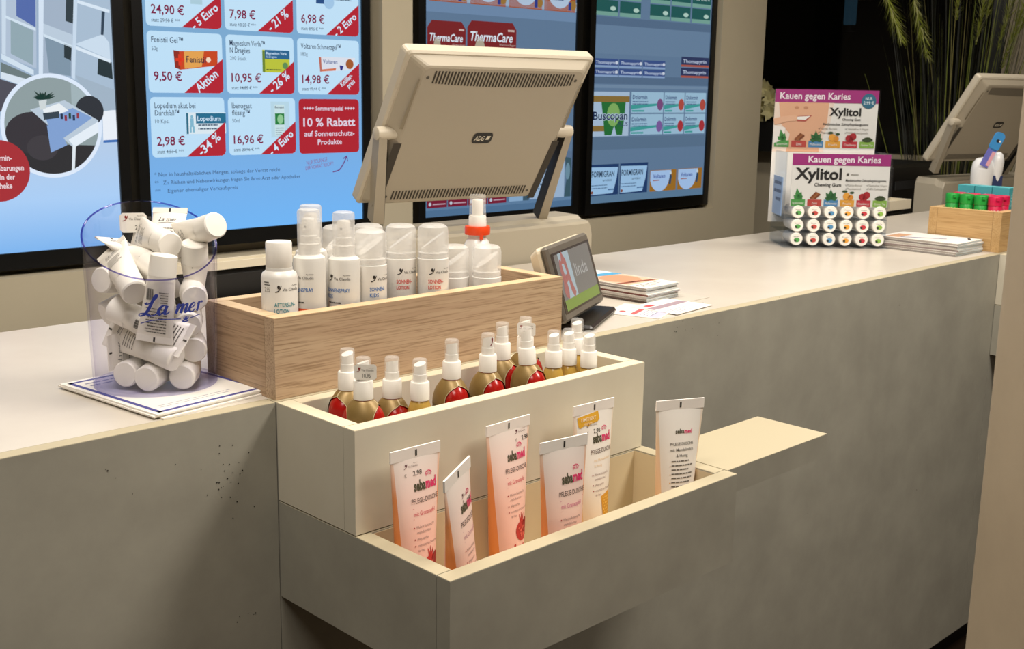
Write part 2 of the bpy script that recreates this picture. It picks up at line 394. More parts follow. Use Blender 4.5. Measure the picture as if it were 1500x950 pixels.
BIRX = wood('birch_veneer_along', '#b8935f', '#c6a371', '#ad8856', 'X'); BIRY = wood('birch_veneer_cross', '#b8935f', '#c6a371', '#ad8856', 'Y'); BIRE = noisy('birch_edge', '#caa673', '#d2b07f', (20, 60, 20), .5)
wb2 = thing('birch_box', 'orange toned wooden box of green and pink gum pots beside the pillar', 'wooden box', (2.072, .012, .0003), 0, 'oak product boxes')
oak_box(wb2, .502, .185, .098, .021, BIRX, BIRY, BIRE)
WB_FLOOR = WBZ+.0125

# ---------------------------------------------------------------- small print helpers
DK = ink('#2b2622'); TEAL = ink('#2f8a96'); BLUE = ink('#4676b8'); RED = ink('#cf3a36'); GREYI = ink('#8c867c'); PINK = ink('#d8356b'); OLIVE = ink('#4d4a35')
def via_logo(g, x, y, s, fn, m=DK, m2=None):
    """dark bloom over a sweeping stem, two-line pharmacy name; s = total width"""
    m2 = m2 or m
    g.poly(circ(x+.12*s, y+.10*s, .055*s, 12, .075*s), m2, fn)
    stroke(g, spline([(x-.02*s, y-.10*s), (x+.08*s, y-.07*s), (x+.17*s, y+.02*s), (x+.22*s, y+.16*s)], 4), .035*s, m2, fn)
    g.text('Via Claudia', x+.27*s, y-.06*s, .13*s, m, fn, w=.73*s); g.text('Apotheke', x+.68*s, y+.13*s, .055*s, m, fn, w=.32*s)
def cylmap(R, off=.0003, a0=0): return lambda s, h: ((R+off)*sin(s/R+a0), -(R+off)*cos(s/R+a0), h)

# ---------------------------------------------------------------- sunscreen bottles in the oak box
FROST = mat('frosted_plastic', '#eceae6', .3, alpha=.42); CLEAR = mat('clear_cap_plastic', '#f2f0ec', .12, alpha=.22, spec=.8); BODY = mat('bottle_white', '#dcd9d2', .35); MILK = mat('milky_bottle', '#e4e1db', .3)
def bottle_things(kind, x, y, label, rz, z=None):
    z = WB_FLOOR if z is None else z
    t = thing('sunscreen_bottle' if kind != 'after' else 'lotion_bottle', label, 'bottle', (x, y, z), rz, 'sun care bottles in the oak box'); e = .0
    if kind == 'after':
        R = .0225; g = G(); g.lathe([(R-.003, 0), (R, .003), (R, .128), (R-.0015, .133), (R-.006, .1365), (.0165, .1375), (.0165, .14)], BODY); g.build('body', t)
        g = G(); f = cylmap(R)
        via_logo(g, -.006, .115, .031, f); g.text('AFTERSUN-', -.008, .0935, .0054, TEAL, f, w=.0275, bold=.015); g.text('LOTION', -.008, .0855, .0054, TEAL, f, w=.0185, bold=.015); greek(g, -.006, .072, .022, 4, .004, .0012, GREYI, f)
        g.text('2,95', -.0215, .112, .006, GREYI, f, w=.008); greek(g, -.022, .123, .009, 2, .003, .0012, DK, f, 5)
        g.build('label_print', t)
        g = G(); g.lathe([(.0155, .1385), (.0162, .1395), (.0162, .1705), (.0155, .1718), (.012, .172)], WHITE); g.build('cap', t)
    if kind in ('spray', 'spraykids'):
        R = .0208; top = .152 if kind == 'spray' else .146
        g = G(); g.lathe([(R-.002, 0), (R, .003), (R, top-.008), (R-.001, top-.003), (R-.005, top), (.0125, top+.001)], BODY); g.build('body', t)
        g = G(); f = cylmap(R)
        via_logo(g, -.014, top-.027, .030, f); g.text('SONNENSPRAY', -.0195, top-.0445, .0052, BLUE, f, w=.035, bold=.013); g.text('KIDS', -.0195, top-.0525, .0052, BLUE, f, w=.0115, bold=.013)
        greek(g, -.0165, top-.059, .022, 1, .003, .0016, DK, f, 3)
        g.add(*band(R, top-.094, top-.066, -.018, .016), ink('#e2521f')); 
        g.text('30', -.010, top-.081, .007, ink('#f3d9b8'), cylmap(R, .0006), bold=.02); g.poly(circ(.009, top-.073, .004, 12), ink('#f2b52c'), cylmap(R, .0006))
        g.build('label_print', t)
        g = G(); r = .0143; h = .0575; g.lathe([(r, top), (r, top+h-.004), (r-.0012, top+h-.001), (r-.004, top+h)], FROST, cap=False); g.lathe([(0, top+h), (r-.004, top+h)], FROST, cap=False); g.build('cap', t)
        g = G(); g.lathe([(.0125, top), (.0125, top+.014), (.0105, top+.015), (.0105, top+.024), (.0085, top+.025), (.0085, top+.044), (.007, top+.046), (0, top+.047)], WHITE)
        g.add([(0, 0, 0)]+[(.0013*cos(k), .0013*sin(k), 0) for k in [2*pi*i/8 for i in range(8)]], [(0, 1+i, 1+(i+1) % 8) for i in range(8)], ink('#6f6a62'), Matrix.Translation((0, -.0087, top+.036)) @ Matrix.Rotation(pi/2, 4, 'X')); g.build('pump_head', t)
    if kind in ('lotion', 'lotionkids', 'short'):
        R = .0216; H = .178 if kind != 'short' else .138; st = H-.047
        g = G(); g.lathe([(R-.002, 0), (R, .003), (R, st), (R-.0018, st+.0008), (R-.0018, st+.008), (R-.004, st+.009)], MILK); g.build('body', t)
        g = G(); g.lathe([(R-.0005, st+.002), (R-.0005, H-.010), (R-.002, H-.004), (R-.006, H-.001)], FROST, cap=False); g.lathe([(R-.006, H-.001), (R-.009, H-.0004), (0, H)], FROST, cap=False); g.build('cap', t)
        g = G(); r = R-.0055; n = 20; low = st+.009
        V = [(r*cos(2*pi*k/n), r*sin(2*pi*k/n), low) for k in range(n)]+[(r*cos(2*pi*k/n), r*sin(2*pi*k/n), H-.016+(.012*cos(2*pi*k/n)/1.0)-.006) for k in range(n)]
        g.add(V, [(k, (k+1) % n, n+(k+1) % n, n+k) for k in range(n)], WHITE, smooth=True); g.add(V, [tuple(range(n, 2*n))], WHITE); g.build('pump_head', t)
        if kind != 'short':
            g = G(); f = cylmap(R); c = RED if kind == 'lotion' else BLUE
            via_logo(g, -.004, .114, .030, f); g.text('SONNEN-', -.006, .0985, .0054, c, f, w=.0215, bold=.015); g.text('LOTION' if kind == 'lotion' else 'KIDS', -.006, .0905, .0054, c, f, w=.0175 if kind == 'lotion' else .012, bold=.015); g.build('label_print', t)
        else:
            g = G(); f = cylmap(R); via_logo(g, -.002, .072, .022, f); g.build('label_print', t)
    if kind == 'ring':
        g = G(); g.lathe([(.019, 0), (.021, .003), (.021, .126), (.017, .136), (.0135, .140), (.0135, .150)], MILK); g.build('body', t)
        g = G(); g.lathe([(.0135, .145), (.0188, .1455), (.0192, .148), (.0192, .156), (.0185, .158), (.0135, .1585)], mat('orange_red_ring', '#e8491c', .35), cap=False)
        g.box(.004, .009, -.018, -.0135, .1395, .146, mat('orange_red_ring', '#e8491c')); g.build('safety_ring', t)
        g = G(); g.lathe([(.0135, .158), (.0132, .172), (.0122, .174)], WHITE); g.lathe([(.0085, .174), (.0085, .196), (.007, .198), (0, .1985)], WHITE); g.build('pump_head', t)
        g = G(); g.lathe([(.0128, .172), (.0122, .203), (.0115, .205)], CLEAR, cap=False); g.lathe([(0, .205), (.0115, .205)], CLEAR, cap=False); g.build('cap', t)
    return t
def band(R, h0, h1, s0, s1, n=10, off=.0003):
    V = []; F = []
    for i in range(n+1):
        s = s0+(s1-s0)*i/n
        for h in (h0, h1): V.append(((R+off)*sin(s/R), -(R+off)*cos(s/R), h))
    for i in range(n): F.append((2*i, 2*i+2, 2*i+3, 2*i+1))
    return V, F
CA = radians(-44.5)          # towards the viewer
bottle_things('after', .0472, .0595, 'short white lotion bottle with AFTERSUN in teal, leftmost in the oak box', CA+.25)
bottle_things('spray', .0905, .0575, 'white spray bottle with frosted cap right beside the aftersun lotion', CA-.35)
bottle_things('spray', .1235, .1005, 'white spray bottle half hidden behind the spray next to the aftersun', CA+.2)
bottle_things('spraykids', .1415, .0535, 'white spray bottle reading SONNENSPRAY with its full frosted cap clear in view', CA-.25)
bottle_things('lotion', .1755, .1145, 'domed pump bottle mostly hidden behind the foremost sun spray', CA+.5)
bottle_things('lotionkids', .1850, .0545, 'domed pump bottle with blue print between the sun spray and the red lettered lotions', CA+.35)
bottle_things('lotionkids', .2185, .1035, 'domed pump bottle standing behind the blue lettered pump bottle', CA+.4)
bottle_things('lotion', .2540, .0765, 'domed pump bottle with red SONNENLOTION, left one of the pair', CA+.1)
bottle_things('lotion', .2890, .0495, 'domed pump bottle with red SONNENLOTION, right one of the pair', CA+.05)
bottle_things('short', .3690, .0950, 'shorter domed pump bottle right beside the red lettered lotions', CA+.2)
bottle_things('short', .4060, .0655, 'shorter domed pump bottle at the right end of the row in the oak box', CA+.2)
bottle_things('ring', .4360, .1190, 'white sprayer with clear cap and orange red ring behind the short pump bottles', CA)

# ---------------------------------------------------------------- spray bottles with gold sleeves in the cream drawer
GOLD = noisy('gold_card', '#7f6638', '#8f7644', (30, 30, 30), .42); GOLD.node_tree.nodes['Principled BSDF'].inputs['Metallic'].default_value = .3
REDP = mat('red_bottle_plastic', '#a3150f', .22); YEL = ink('#d99a26'); CARDW = mat('card_inside', '#8a7248', .7)
ZB = -H1+.0163
def sleeve(g, a, b, front, z0, z1, zs, rtop):
    """one face of the card sleeve: narrow below, spreading over the shoulder"""
    ts = [-1, -.955]+[-.955+1.91*i/14 for i in range(1, 14)]+[.955, 1]; n = len(ts)-1; V = []; F = []; FE = []; zz = [z0, z0+.03, zs-.02, zs-.008]+[zs-.008+(z1-zs+.008)*(i/20) for i in range(1, 21)]; rows = len(zz)-1
    for j in range(rows+1):
        z = zz[j]
        k = 0 if z < zs else (z-zs)/(z1-zs)
        sc = max(0, 1-k**1.7)**.8; A = rtop+(a-rtop)*sc; B = rtop+(b-rtop)*sc
        q = (z1-.0068-z)/.017; wd = 90 if q <= 0 else 90-55*sqrt(max(0, 1-(1-min(1, q))**2))
        for i in range(n+1):
            t = radians(wd)*ts[i]; fl = 1+.02*abs(ts[i])**3*(1 if q > 0 else 0)
            V.append((A*fl*sin(t), -front*B*fl*cos(t), z))
    for j in range(rows):
        for i in range(n):
            q = (j*(n+1)+i, j*(n+1)+i+1, (j+1)*(n+1)+i+1, (j+1)*(n+1)+i); (FE if i in (0, n-1) and j >= 3 else F).append(q if front > 0 else q[::-1])
    g.add(V, F, GOLD, smooth=True); g.add(V, FE, mat('card_edge', '#c2ae86', .5), smooth=True)
def pump(t, zc, tagged=None, rz=0):
    g = G(); V = []; n = 36
    g.lathe([(.0118, zc), (.0119, zc+.001), (.0116, zc+.021), (.0108, zc+.0222), (.009, zc+.0225)], WHITE, n=36); g.build('collar', t)
    g = G(); n = 18; h0 = zc+.0222
    g.lathe([(.0083, h0), (.0081, h0+.009), (.0076, h0+.0095)], WHITE, n=18, cap=False)
    V = [(.0072*cos(2*pi*k/n), .0072*sin(2*pi*k/n), h0+.009) for k in range(n)]+[(.007*cos(2*pi*k/n), .007*sin(2*pi*k/n), h0+.0215+.0022*cos(2*pi*k/n)) for k in range(n)]
    g.add(V, [(k, (k+1) % n, n+(k+1) % n, n+k) for k in range(n)], WHITE, smooth=True); g.add(V, [tuple(range(n, 2*n))], WHITE); g.build('pump_head', t)
    g = G(); g.lathe([(.0094, h0), (.0088, h0+.026), (.0078, h0+.0275), (0, h0+.028)], CLEAR, n=24, cap=False); g.build('cap', t)
    return h0
def price_tag(t, h0, price, dx=.0015, ang=0, w=.026, h=.0185, y=-.0098):
    g = G(); c = .0025; W, Hh = w/2, h/2
    P = [(-W+c, -Hh), (W-c, -Hh), (W, -Hh+c), (W, Hh-c), (W-c, Hh), (-W+c, Hh), (-W, Hh-c), (-W, -Hh+c)]
    M = Matrix.Rotation(ang, 4, 'Z') @ Matrix.Translation((dx, y, h0)) @ Matrix.Rotation(pi/2, 4, 'X')
    g.prism(P, 0, .0003, PAPER, M); f = lambda x, yy: tuple(M @ Vector((x, yy, .0005)))
    via_logo(g, -W*.75, Hh*.25, w*.75, f, ink('#5a524a'), ink('#8c2a22')); g.text(price, W*.1, -Hh*.72, h*.28, ink('#4b4640'), f, w=w*.36, align='C')
    return g.build('price_sticker', t)
def sleeved(x, y, label, rz, dz=0, sticker=None):
    t = thing('spray_bottle', label, 'spray bottle', (x, y, ZB), rz, 'gold sleeved spray bottles'); zc = .122+dz; zs = zc-.030; a, b = .0262, .0205
    g = G(); R = []
    for z, k in [(0, .9), (.003, 1), (zs, 1), (zs+.008, .97), (zs+.016, .86), (zs+.023, .62), (zs+.027, .42), (zc, .40)]:
        R.append([(a*k*cos(2*pi*i/32) if k > .5 else .0275*k*cos(2*pi*i/32), (b*k if k > .5 else .0275*k)*sin(2*pi*i/32), z) for i in range(32)])
    g.rings(R, REDP); g.build('body', t)
    g = G()
    for fr in (1, -1): sleeve(g, a+.0018, b+.0018, fr, .002, zc-.0008, zs, .0112)
    f = lambda s, h: ((a+.0022)*sin(s/a), -(b+.0022)*cos(s/a), h)
    g.poly(quad(-.016, .052, .016, .062), YEL, f) if False else None
    for (s0, s1, h0, h1, mm) in ((-.017, .017, .05, .06, YEL),):
        V = [f(s0+(s1-s0)*i/8, h) for i in range(9) for h in (h0, h1)]; g.add(V, [(2*i, 2*i+2, 2*i+3, 2*i+1) for i in range(8)], mm)
    g.text('ANTI INSEKT', -.013, .0525, .0045, ink('#7a4a10'), lambda s, h: ((a+.0026)*sin(s/a), -(b+.0026)*cos(s/a), h), w=.026) if False else None
    BR = ink('#5b4420'); f = lambda s, h: ((a+.0026)*sin(s/a), -(b+.0026)*cos(s/a), h); g.text('Mückenschutz', -.0125, zs-.004, .0042, BR, f, w=.025, bold=.012); g.text('Spray', -.0125, zs-.0105, .0042, BR, f, w=.012, bold=.012); greek(g, -.0125, zs-.018, .024, 2, .004, .0014, BR, f, 3)
    g.build('card_sleeve', t); h0 = pump(t, zc)
    if sticker: price_tag(t, h0+.012, sticker[0], sticker[1], sticker[2])
    return t
FV = radians(-45)      # front of bottle towards viewer
A1 = sleeved(.0690, -.0500, 'gold sleeved spray bottle at the back left corner of the cream drawer', FV+.9)
A2 = sleeved(.0590, -.0945, 'gold sleeved spray bottle with a price sticker on its cap, at the left end', FV-.1, -.001, ('10,95', .004, .1))
A3 = sleeved(.1180, -.0830, 'gold sleeved spray bottle third from the left, beside the low white cap', FV-.9, -.009)
A3.location = (.1075, -.0875, ZB)
A5 = sleeved(.2000, -.0915, 'gold sleeved spray bottle standing alone in the middle of the drawer', FV-1.0)
A6 = sleeved(.2600, -.0940, 'gold sleeved spray bottle with a small red mark on its clear cap', FV-.9)
A7 = sleeved(.3220, -.0560, 'gold sleeved spray bottle against the oak box, left of the stickered pair', FV-.5)
A8 = sleeved(.3735, -.0490, 'gold sleeved spray bottle with sticker on the cap, furthest back by the oak box', FV-.2, 0, ('9,95', .003, .0))
A9 = sleeved(.3330, -.1070, 'gold sleeved spray bottle with a large red oval, in front of the stickered one', FV-.8)
A9.rotation_euler = (radians(2), radians(-4), FV-.8)
g = G(); f = lambda s, h: (.0096*sin(s/.0094), -.0096*cos(s/.0094), h)
stroke(g, spline([(.0035, .157), (.0055, .160), (.0068, .165)], 4), .0012, ink('#7a2430'), f); g.poly(circ(.0058, .1655, .0013, 10, .002), ink('#7a2430'), f); g.build('cap_sticker', A6).rotation_euler = (0, 0, .9)
YB = mat('clear_yellow_bottle', '#c8a24a', .2, alpha=.8)
def small_spray(x, y, label, zc, rz=0):
    t = thing('travel_spray', label, 'spray bottle', (x, y, ZB), rz, 'small white capped sprays')
    g = G(); g.lathe([(.0145, 0), (.016, .002), (.016, zc-.024), (.0155, zc-.016), (.012, zc-.004), (.0095, zc)], YB); g.build('body', t)
    g = G(); g.add(*band(.016, .02, zc-.03, -.022, .022, 12), ink('#e3c978')); greek(g, -.018, zc-.04, .036, 5, .006, .003, ink('#7a4a2a'), cylmap(.016, .0005)); g.build('label_print', t)
    pump(t, zc); return t
small_spray(.1270, -.1185+.002, 'low white capped spray by the front board, right of the third gold bottle', .1125)
small_spray(.3775, -.1000, 'small white capped spray half hidden behind the large red oval bottle', .1105)
small_spray(.4090, -.0985, 'small white capped spray second from the right end of the drawer', .1085)
small_spray(.4500, -.0760, 'small white capped spray with yellow label at the back right of the drawer', .114)
small_spray(.4290, -.1215+.003, 'small white capped spray at the right end by the front board', .1055)

# ---------------------------------------------------------------- shower gel tubes in the tray
TZ = -H1-H2+.0162
TP = zgrad('tube_pink', [(0, '#f0bba8'), (.45, '#f1c6b6'), (.75, '#efd8cf'), (.93, '#efe4dc'), (1, '#eee8e0')], .35, 2, .02, .205)
TC = zgrad('tube_cream', [(0, '#efcda6'), (.3, '#efe0cb'), (.5, '#efe9e0'), (1, '#efeae2')], .35, 2, .02, .205)
TW = zgrad('tube_white', [(0, '#ead2b4'), (.3, '#ece4da'), (1, '#efebe4')], .35, 2, .02, .205)
GELO = zgrad('gel_orange', [(0, '#ea8a3e'), (.7, '#f09a60'), (.95, '#efd9c8'), (1, '#efe6dc')], .3, 2, .02, .205); GELB = zgrad('gel_beige', [(0, '#e8b988'), (.7, '#ecd0b0'), (1, '#efe8de')], .3, 2, .02, .205)
def pomegranate(g, x, y, s, f, f2):
    r1 = ink('#b8322a'); r2 = ink('#d9604e'); r3 = ink('#8e1f1c')
    g.cpoly(circ(x, y, s, 20, s*1.05), r1, f); g.cpoly(circ(x+.75*s, y+.25*s, s*.62, 16, s*.95), r3, f2)
    stroke(g, [(x-.1*s, y+.9*s), (x-.35*s, y+1.75*s)], [.3*s, .04*s], r1, f); stroke(g, [(x, y+.9*s), (x+.05*s, y+1.9*s)], [.3*s, .04*s], r1, f); stroke(g, [(x+.1*s, y+.9*s), (x+.45*s, y+1.7*s)], [.3*s, .04*s], r1, f)
    rr = random.Random(3)
    for _ in range(16): g.poly(circ(x+rr.uniform(-.55, .55)*s, y+rr.uniform(-.5, .5)*s, s*.13, 7), r2, f2)
    for dx, dy in ((-1.2, -1.3), (-.4, -1.55), (.15, -1.5)): g.poly(circ(x+dx*s, y+dy*s, s*.14, 7), r1, f)
def gel_tube(A, B, ztop, label, front, side, kind='granat', pk=PINK, sticker=None, lean=0, seed=1):
    """A, B: ends of the crimped top edge; the tube stands on its cap below the middle of it"""
    A = Vector(A); B = Vector(B); mid = (A+B)/2; w = (B-A).length; rz = atan2(B.y-A.y, B.x-A.x); H = ztop-TZ
    t = thing('shower_gel_tube', label, 'tube', (mid.x, mid.y, TZ), rz, 'shower gel tubes in the tray')
    if lean: t.rotation_euler = (0, lean, rz)
    hb = .024; hc = H-.013; r0 = .0215; W = w/2; RS = []
    prof = []
    for j in range(19):
        k = j/18; z = hb+(hc-hb)*k; aa = r0+(W-r0)*(k**.8); bb = r0*(1-k**1.25)+.0013*k; prof.append((z, aa, bb))
    prof = [(hb-.002, .017, .017), (hb-.0005, r0-.002, r0-.002)]+prof
    def ab(z):
        for (z0, a0, b0), (z1, a1, b1) in zip(prof, prof[1:]):
            if z <= z1: k = max(0, (z-z0)/(z1-z0)); return a0+(a1-a0)*k, b0+(b1-b0)*k
        return prof[-1][1], prof[-1][2]
    g = G(); n = 40; V = [(a*cos(2*pi*i/n), b*sin(2*pi*i/n), z) for z, a, b in prof for i in range(n)]
    FF = []; FS = []
    for j in range(len(prof)-1):
        for i in range(n):
            q = (j*n+i, j*n+(i+1) % n, (j+1)*n+(i+1) % n, (j+1)*n+i); am = 360*(i+.5)/n
            (FS if min(abs(am-0), abs(am-180), abs(am-360)) < 30 else FF).append(q)
    g.add(V, FF, front, smooth=True); g.add(V, FS, side, smooth=True); g.build('body', t)
    g = G(); g.box(-W, W, -.0012, .0012, hc-.0005, H, mat('tube_crimp', '#f1ebe4', .35)); g.poly(quad(-.0013, H-.0105, .0013, H-.003), ink('#1d1712'), lambda x, z: (x, -.0015, z)); g.build('crimp', t)
    g = G(); g.lathe([(.0205, 0), (.021, .001), (.021, .022), (.017, .0245)], WHITE); g.build('cap', t)
    g = G()
    def fm(off):
        def q(x, z):
            a, b = ab(z); u = max(-.97, min(.97, x/a)); return (x, -b*sqrt(1-u*u)-off, z)
        return q
    f = fm(.0004); f2 = fm(.0008); X = .0028
    if kind == 'back':
        g.text('seba', -.008, H-.045, .0062, OLIVE, f, w=.0135, bold=.03); g.text('med', .0058, H-.0455, .0062, PINK, f, w=.0125, bold=.03)
        for i, s in enumerate(('PFLEGE-DUSCHE', 'mit Mandelmilch', '& Honig')): g.text(s, .002, H-.061-.0078*i, .0042, ink('#4b4742'), f, align='C', w=(.036, .036, .018)[i], bold=.004)
        greek(g, -.014, H-.083, .036, 8, .0056, .0017, ink('#6b655d'), f, 2, .25); greek(g, -.014, H-.131, .036, 8, .0048, .0015, ink('#6b655d'), f, 5, .1); 
        for k in (1, 3, 5): g.poly(circ(-.016, H-.083-.0056*k, .0008, 6), ink('#d9952e'), f)
    else:
        yy = H-.0535 if kind in ('honey', 'granatlow') else H-.0505
        g.text('seba', X-.0095, yy, .0125, OLIVE, f, w=.0165, bold=.035); g.text('med', X+.0075, yy, .0125, PINK, f, w=.0165, bold=.035)
        for k in range(14): a = pi*(.12+.76*k/13); g.poly(quad(X+.013+.005*cos(a)-.0004, yy+.015+.005*sin(a)-.0004, X+.013+.005*cos(a)+.0004, yy+.015+.005*sin(a)+.0004), PINK, f)
        g.text('pH 5,5', X+.013, yy+.0148, .003, PINK, f, align='C', w=.0085, bold=.02); g.poly(quad(X+.009, yy+.0184, X+.017, yy+.0190), PINK, f)
        PD = ink('#6a5650'); g.text('PFLEGE-DUSCHE', X-.0145, yy-.0145, .0062, PD, f, w=.0410, bold=.006)
        c = {'honey': ink('#dcae62')}.get(kind, pk)
        if kind == 'honey': g.text('mit Mandelmilch', X-.010, yy-.025, .0036, ink('#e6c9a2'), f, w=.031); g.text('& Honig', X-.010, yy-.032, .0036, ink('#e6c9a2'), f, w=.014)
        else:
            g.poly(quad(X-.0135, yy-.0202, X+.025, yy-.0198), c, f); g.poly(quad(X-.0135, yy-.0325, X+.025, yy-.0321), c, f); g.text('mit Granatapfel', X-.0125, yy-.029, .0055, c, f, w=.0320, bold=.002)
        y2 = yy-.0435; TI = ink('#9a7f78')
        for s, dx, dy in (('Effektive Reinigung für', 0, 0), ('empfindliche Haut', 0, .006), ('pflegt spürbar', 0, .0135), ('unterstützt den Säureschutz', 0, .021), ('der Haut', 0, .027)):
            g.text(s, X-.0105+dx, y2-dy, .0032, TI, f, w=.0012*len(s))
        for dy in (0, .0135, .021): g.poly(circ(X-.0135, y2-dy+.0012, .0009, 8), ink('#a03d3a'), f)
        if kind == 'granat' or kind == 'granatlow': pomegranate(g, X+.0075, yy-.0905, .0122, f, f2)
        if kind == 'honey':
            g.cpoly([(X-.001, yy-.072), (X+.0175, yy-.067), (X+.018, yy-.102), (X+.001, yy-.105)], ink('#d99a2b'), f)
            for i in range(4):
                for j in range(7): g.poly(circ(X+.0028+.0038*i+.0018*(j % 2), yy-.0745-.0039*j, .0013, 6), ink('#efc05a'), f2)
            g.cpoly(circ(X+.0035, yy-.107, .0072, 14, .0055), ink('#8a5a22'), f2); g.cpoly(circ(X+.0055, yy-.1055, .0048, 14, .0042), ink('#e2b884'), fm(.0011)); g.text('LIMITIERTE', 0, 0, .003, PAPER, f) if False else None
            P = [(-.030, H-.0285), (-.0275, H-.031), (-.0245, H-.0285), (-.016, H-.0285), (-.0135, H-.031), (-.009, H-.0275), (.0035, H-.0265), (.008, H-.0235), (.0065, H-.0125), (-.032, H-.0165)]
            g.cpoly(P, ink('#dba52c'), f); g.text('LIMITIERT', -.0255, H-.0225, .0048, ink('#f3e6c4'), f2, w=.027, bold=.01); g.text('EDITION', -.020, H-.0278, .003, ink('#f3e6c4'), f2, w=.014)
        if sticker:
            sx, sz = sticker; via_logo(g, sx-.008, H-sz, .019, f, ink('#7c6a66'), ink('#5a2530')); g.text('2,98', sx+.0035, H-sz-.0115, .0058, ink('#4a4540'), f, w=.0125, bold=.006); g.text('€', sx-.0085, H-sz-.0115, .004, ink('#a59a92'), f)
    g.build('printed_front', t); return t
gel_tube((.0315, -.1790, 0), (.1035, -.1805, 0), -.0262, 'pink pomegranate shower gel tube at the left end, price 2,98 above the logo', TP, GELO, 'granat', ink('#d0606a'), (-.010, .021))
gel_tube((.0440, -.2690, 0), (.1080, -.2390, 0), -.0275, 'pink tube turned and leaning in the front left corner of the tray', TP, GELO, 'granat', ink('#b98a95'), (.008, .034), lean=radians(-6))
gel_tube((.1800, -.1775, 0), (.2580, -.1735, 0), -.0255, 'tall pink tube with a whole pomegranate and a price sticker at its right edge', TP, GELO, 'granat', ink('#d0606a'), (.0185, .0175))
gel_tube((.1830, -.2650, 0), (.2545, -.2740, 0), -.0265, 'pink tube without price sticker in front of the honey tube', TP, GELO, 'granatlow', ink('#d07a98'))
gel_tube((.3250, -.1870, 0), (.4010, -.1900, 0), -.0255, 'cream tube with honeycomb picture and yellow band near its top', TC, GELB, 'honey', PINK, (-.008, .0290))
gel_tube((.4230, -.2385, 0), (.4930, -.2640, 0), -.0265, 'white tube turned to show its text panel, alone at the right end of the tray', TW, GELB, 'back', lean=radians(1.5))

# ---------------------------------------------------------------- clear jar of hand cream tubes, on leaflets
def leaflet(name, label, cat, x, y, z, rz, w, d, th, deco, group=None, m=PAPER):
    g = G(); g.box(-w/2, w/2, -d/2, d/2, 0, th, m)
    if deco: deco(g, lay(th+.0001, 0), lay(th+.0001, 1), w, d)
    return tag(g.build(name, None, (x, y, z), (0, 0, rz)), label, cat, group)
PURP = ink('#4a4a8c')
def deco_jar(g, f, f2, w, d):
    a, b = w/2-.006, d/2-.006; t = .006
    for q in (quad(-a, -b, a, -b+t), quad(-a, b-t, a, b), quad(-a, -b, -a+t, b), quad(a-t, -b, a, b)): g.poly(q, PURP, f)
    greek(g, -a+.014, b-.02, 2*a-.03, 2, .012, .004, ink('#8f8da8'), f, 8); greek(g, -a+.014, -b+.024, 2*a-.03, 2, .007, .002, ink('#a9a6b0'), f, 9)
pr = atan2(.04-.021, .012+.148)
e1 = Vector((.160, .019)); e1l = e1.length; e1.normalize(); e2 = Vector((-.012, .205)); e2.normalize()
for i, (lab, dx, dy, da) in enumerate((('bottom white sheet of the pile under the clear jar', .004, -.003, .012), ('middle white sheet of the pile under the clear jar', -.002, .0015, -.01), ('top sheet with a violet border under the clear jar', 0, 0, 0))):
    c = Vector((-.148, .0215))+e1*.0815+e2*.103
    leaflet('advert_sheet', lab, 'leaflet', c.x+dx, c.y+dy, .0002+.0021*i, pr+da, .163, .205, .0020, deco_jar, 'sheets under the jar')
JX, JY, JZ = -.073, .157, .0068
ACR = acrylic('jar_acrylic', (.985, .985, .99), (.86, .85, .94)); RIMM = acrylic('jar_rim_violet', (.66, .64, .86), (.36, .33, .66), 2.0)
jar = thing('clear_jar', 'clear slant-cut acrylic jar with blue script lettering, full of white tubes', 'jar', (JX, JY, JZ))
n = 64; r0, r1, tw = .0742, .0795, .0028
pl = Vector((.12, .33, 1)).normalized()          # slope of the cut: high at the back left, low at the front right
def rimz(x, y): return .180+.226*(-.715*x+.699*y)+.434*(.699*x+.715*y)
g = G(); V = []
for k in range(n):
    a = 2*pi*k/n; h = rimz(r1*cos(a), r1*sin(a))
    for rr_, z in ((r0, .0), (r1, h), (r1-tw, h), (r0-tw, .004)): V.append((rr_*cos(a), rr_*sin(a), z))
F = []; FR_ = []
for k in range(n):
    j = (k+1) % n
    F.append((4*k, 4*j, 4*j+1, 4*k+1)); F.append((4*k+2, 4*j+2, 4*j+3, 4*k+3)); FR_.append((4*k+1, 4*j+1, 4*j+2, 4*k+2))
g.add(V, F, ACR, smooth=True); g.add(V, FR_, RIMM); g.build('wall', jar)
g = G(); g.tube([(V[4*(k % n)+1][0]*.985, V[4*(k % n)+1][1]*.985, V[4*(k % n)+1][2]) for k in range(n+1)], .0011, RIMM, 6); g.build('rim', jar)
g = G(); g.lathe([(0, 0), (r0, 0), (r0, .0038), (0, .004)], acrylic('jar_base_acrylic', (.94, .94, .975), (.74, .72, .9)), n=48, cap=False); g.build('base', jar)
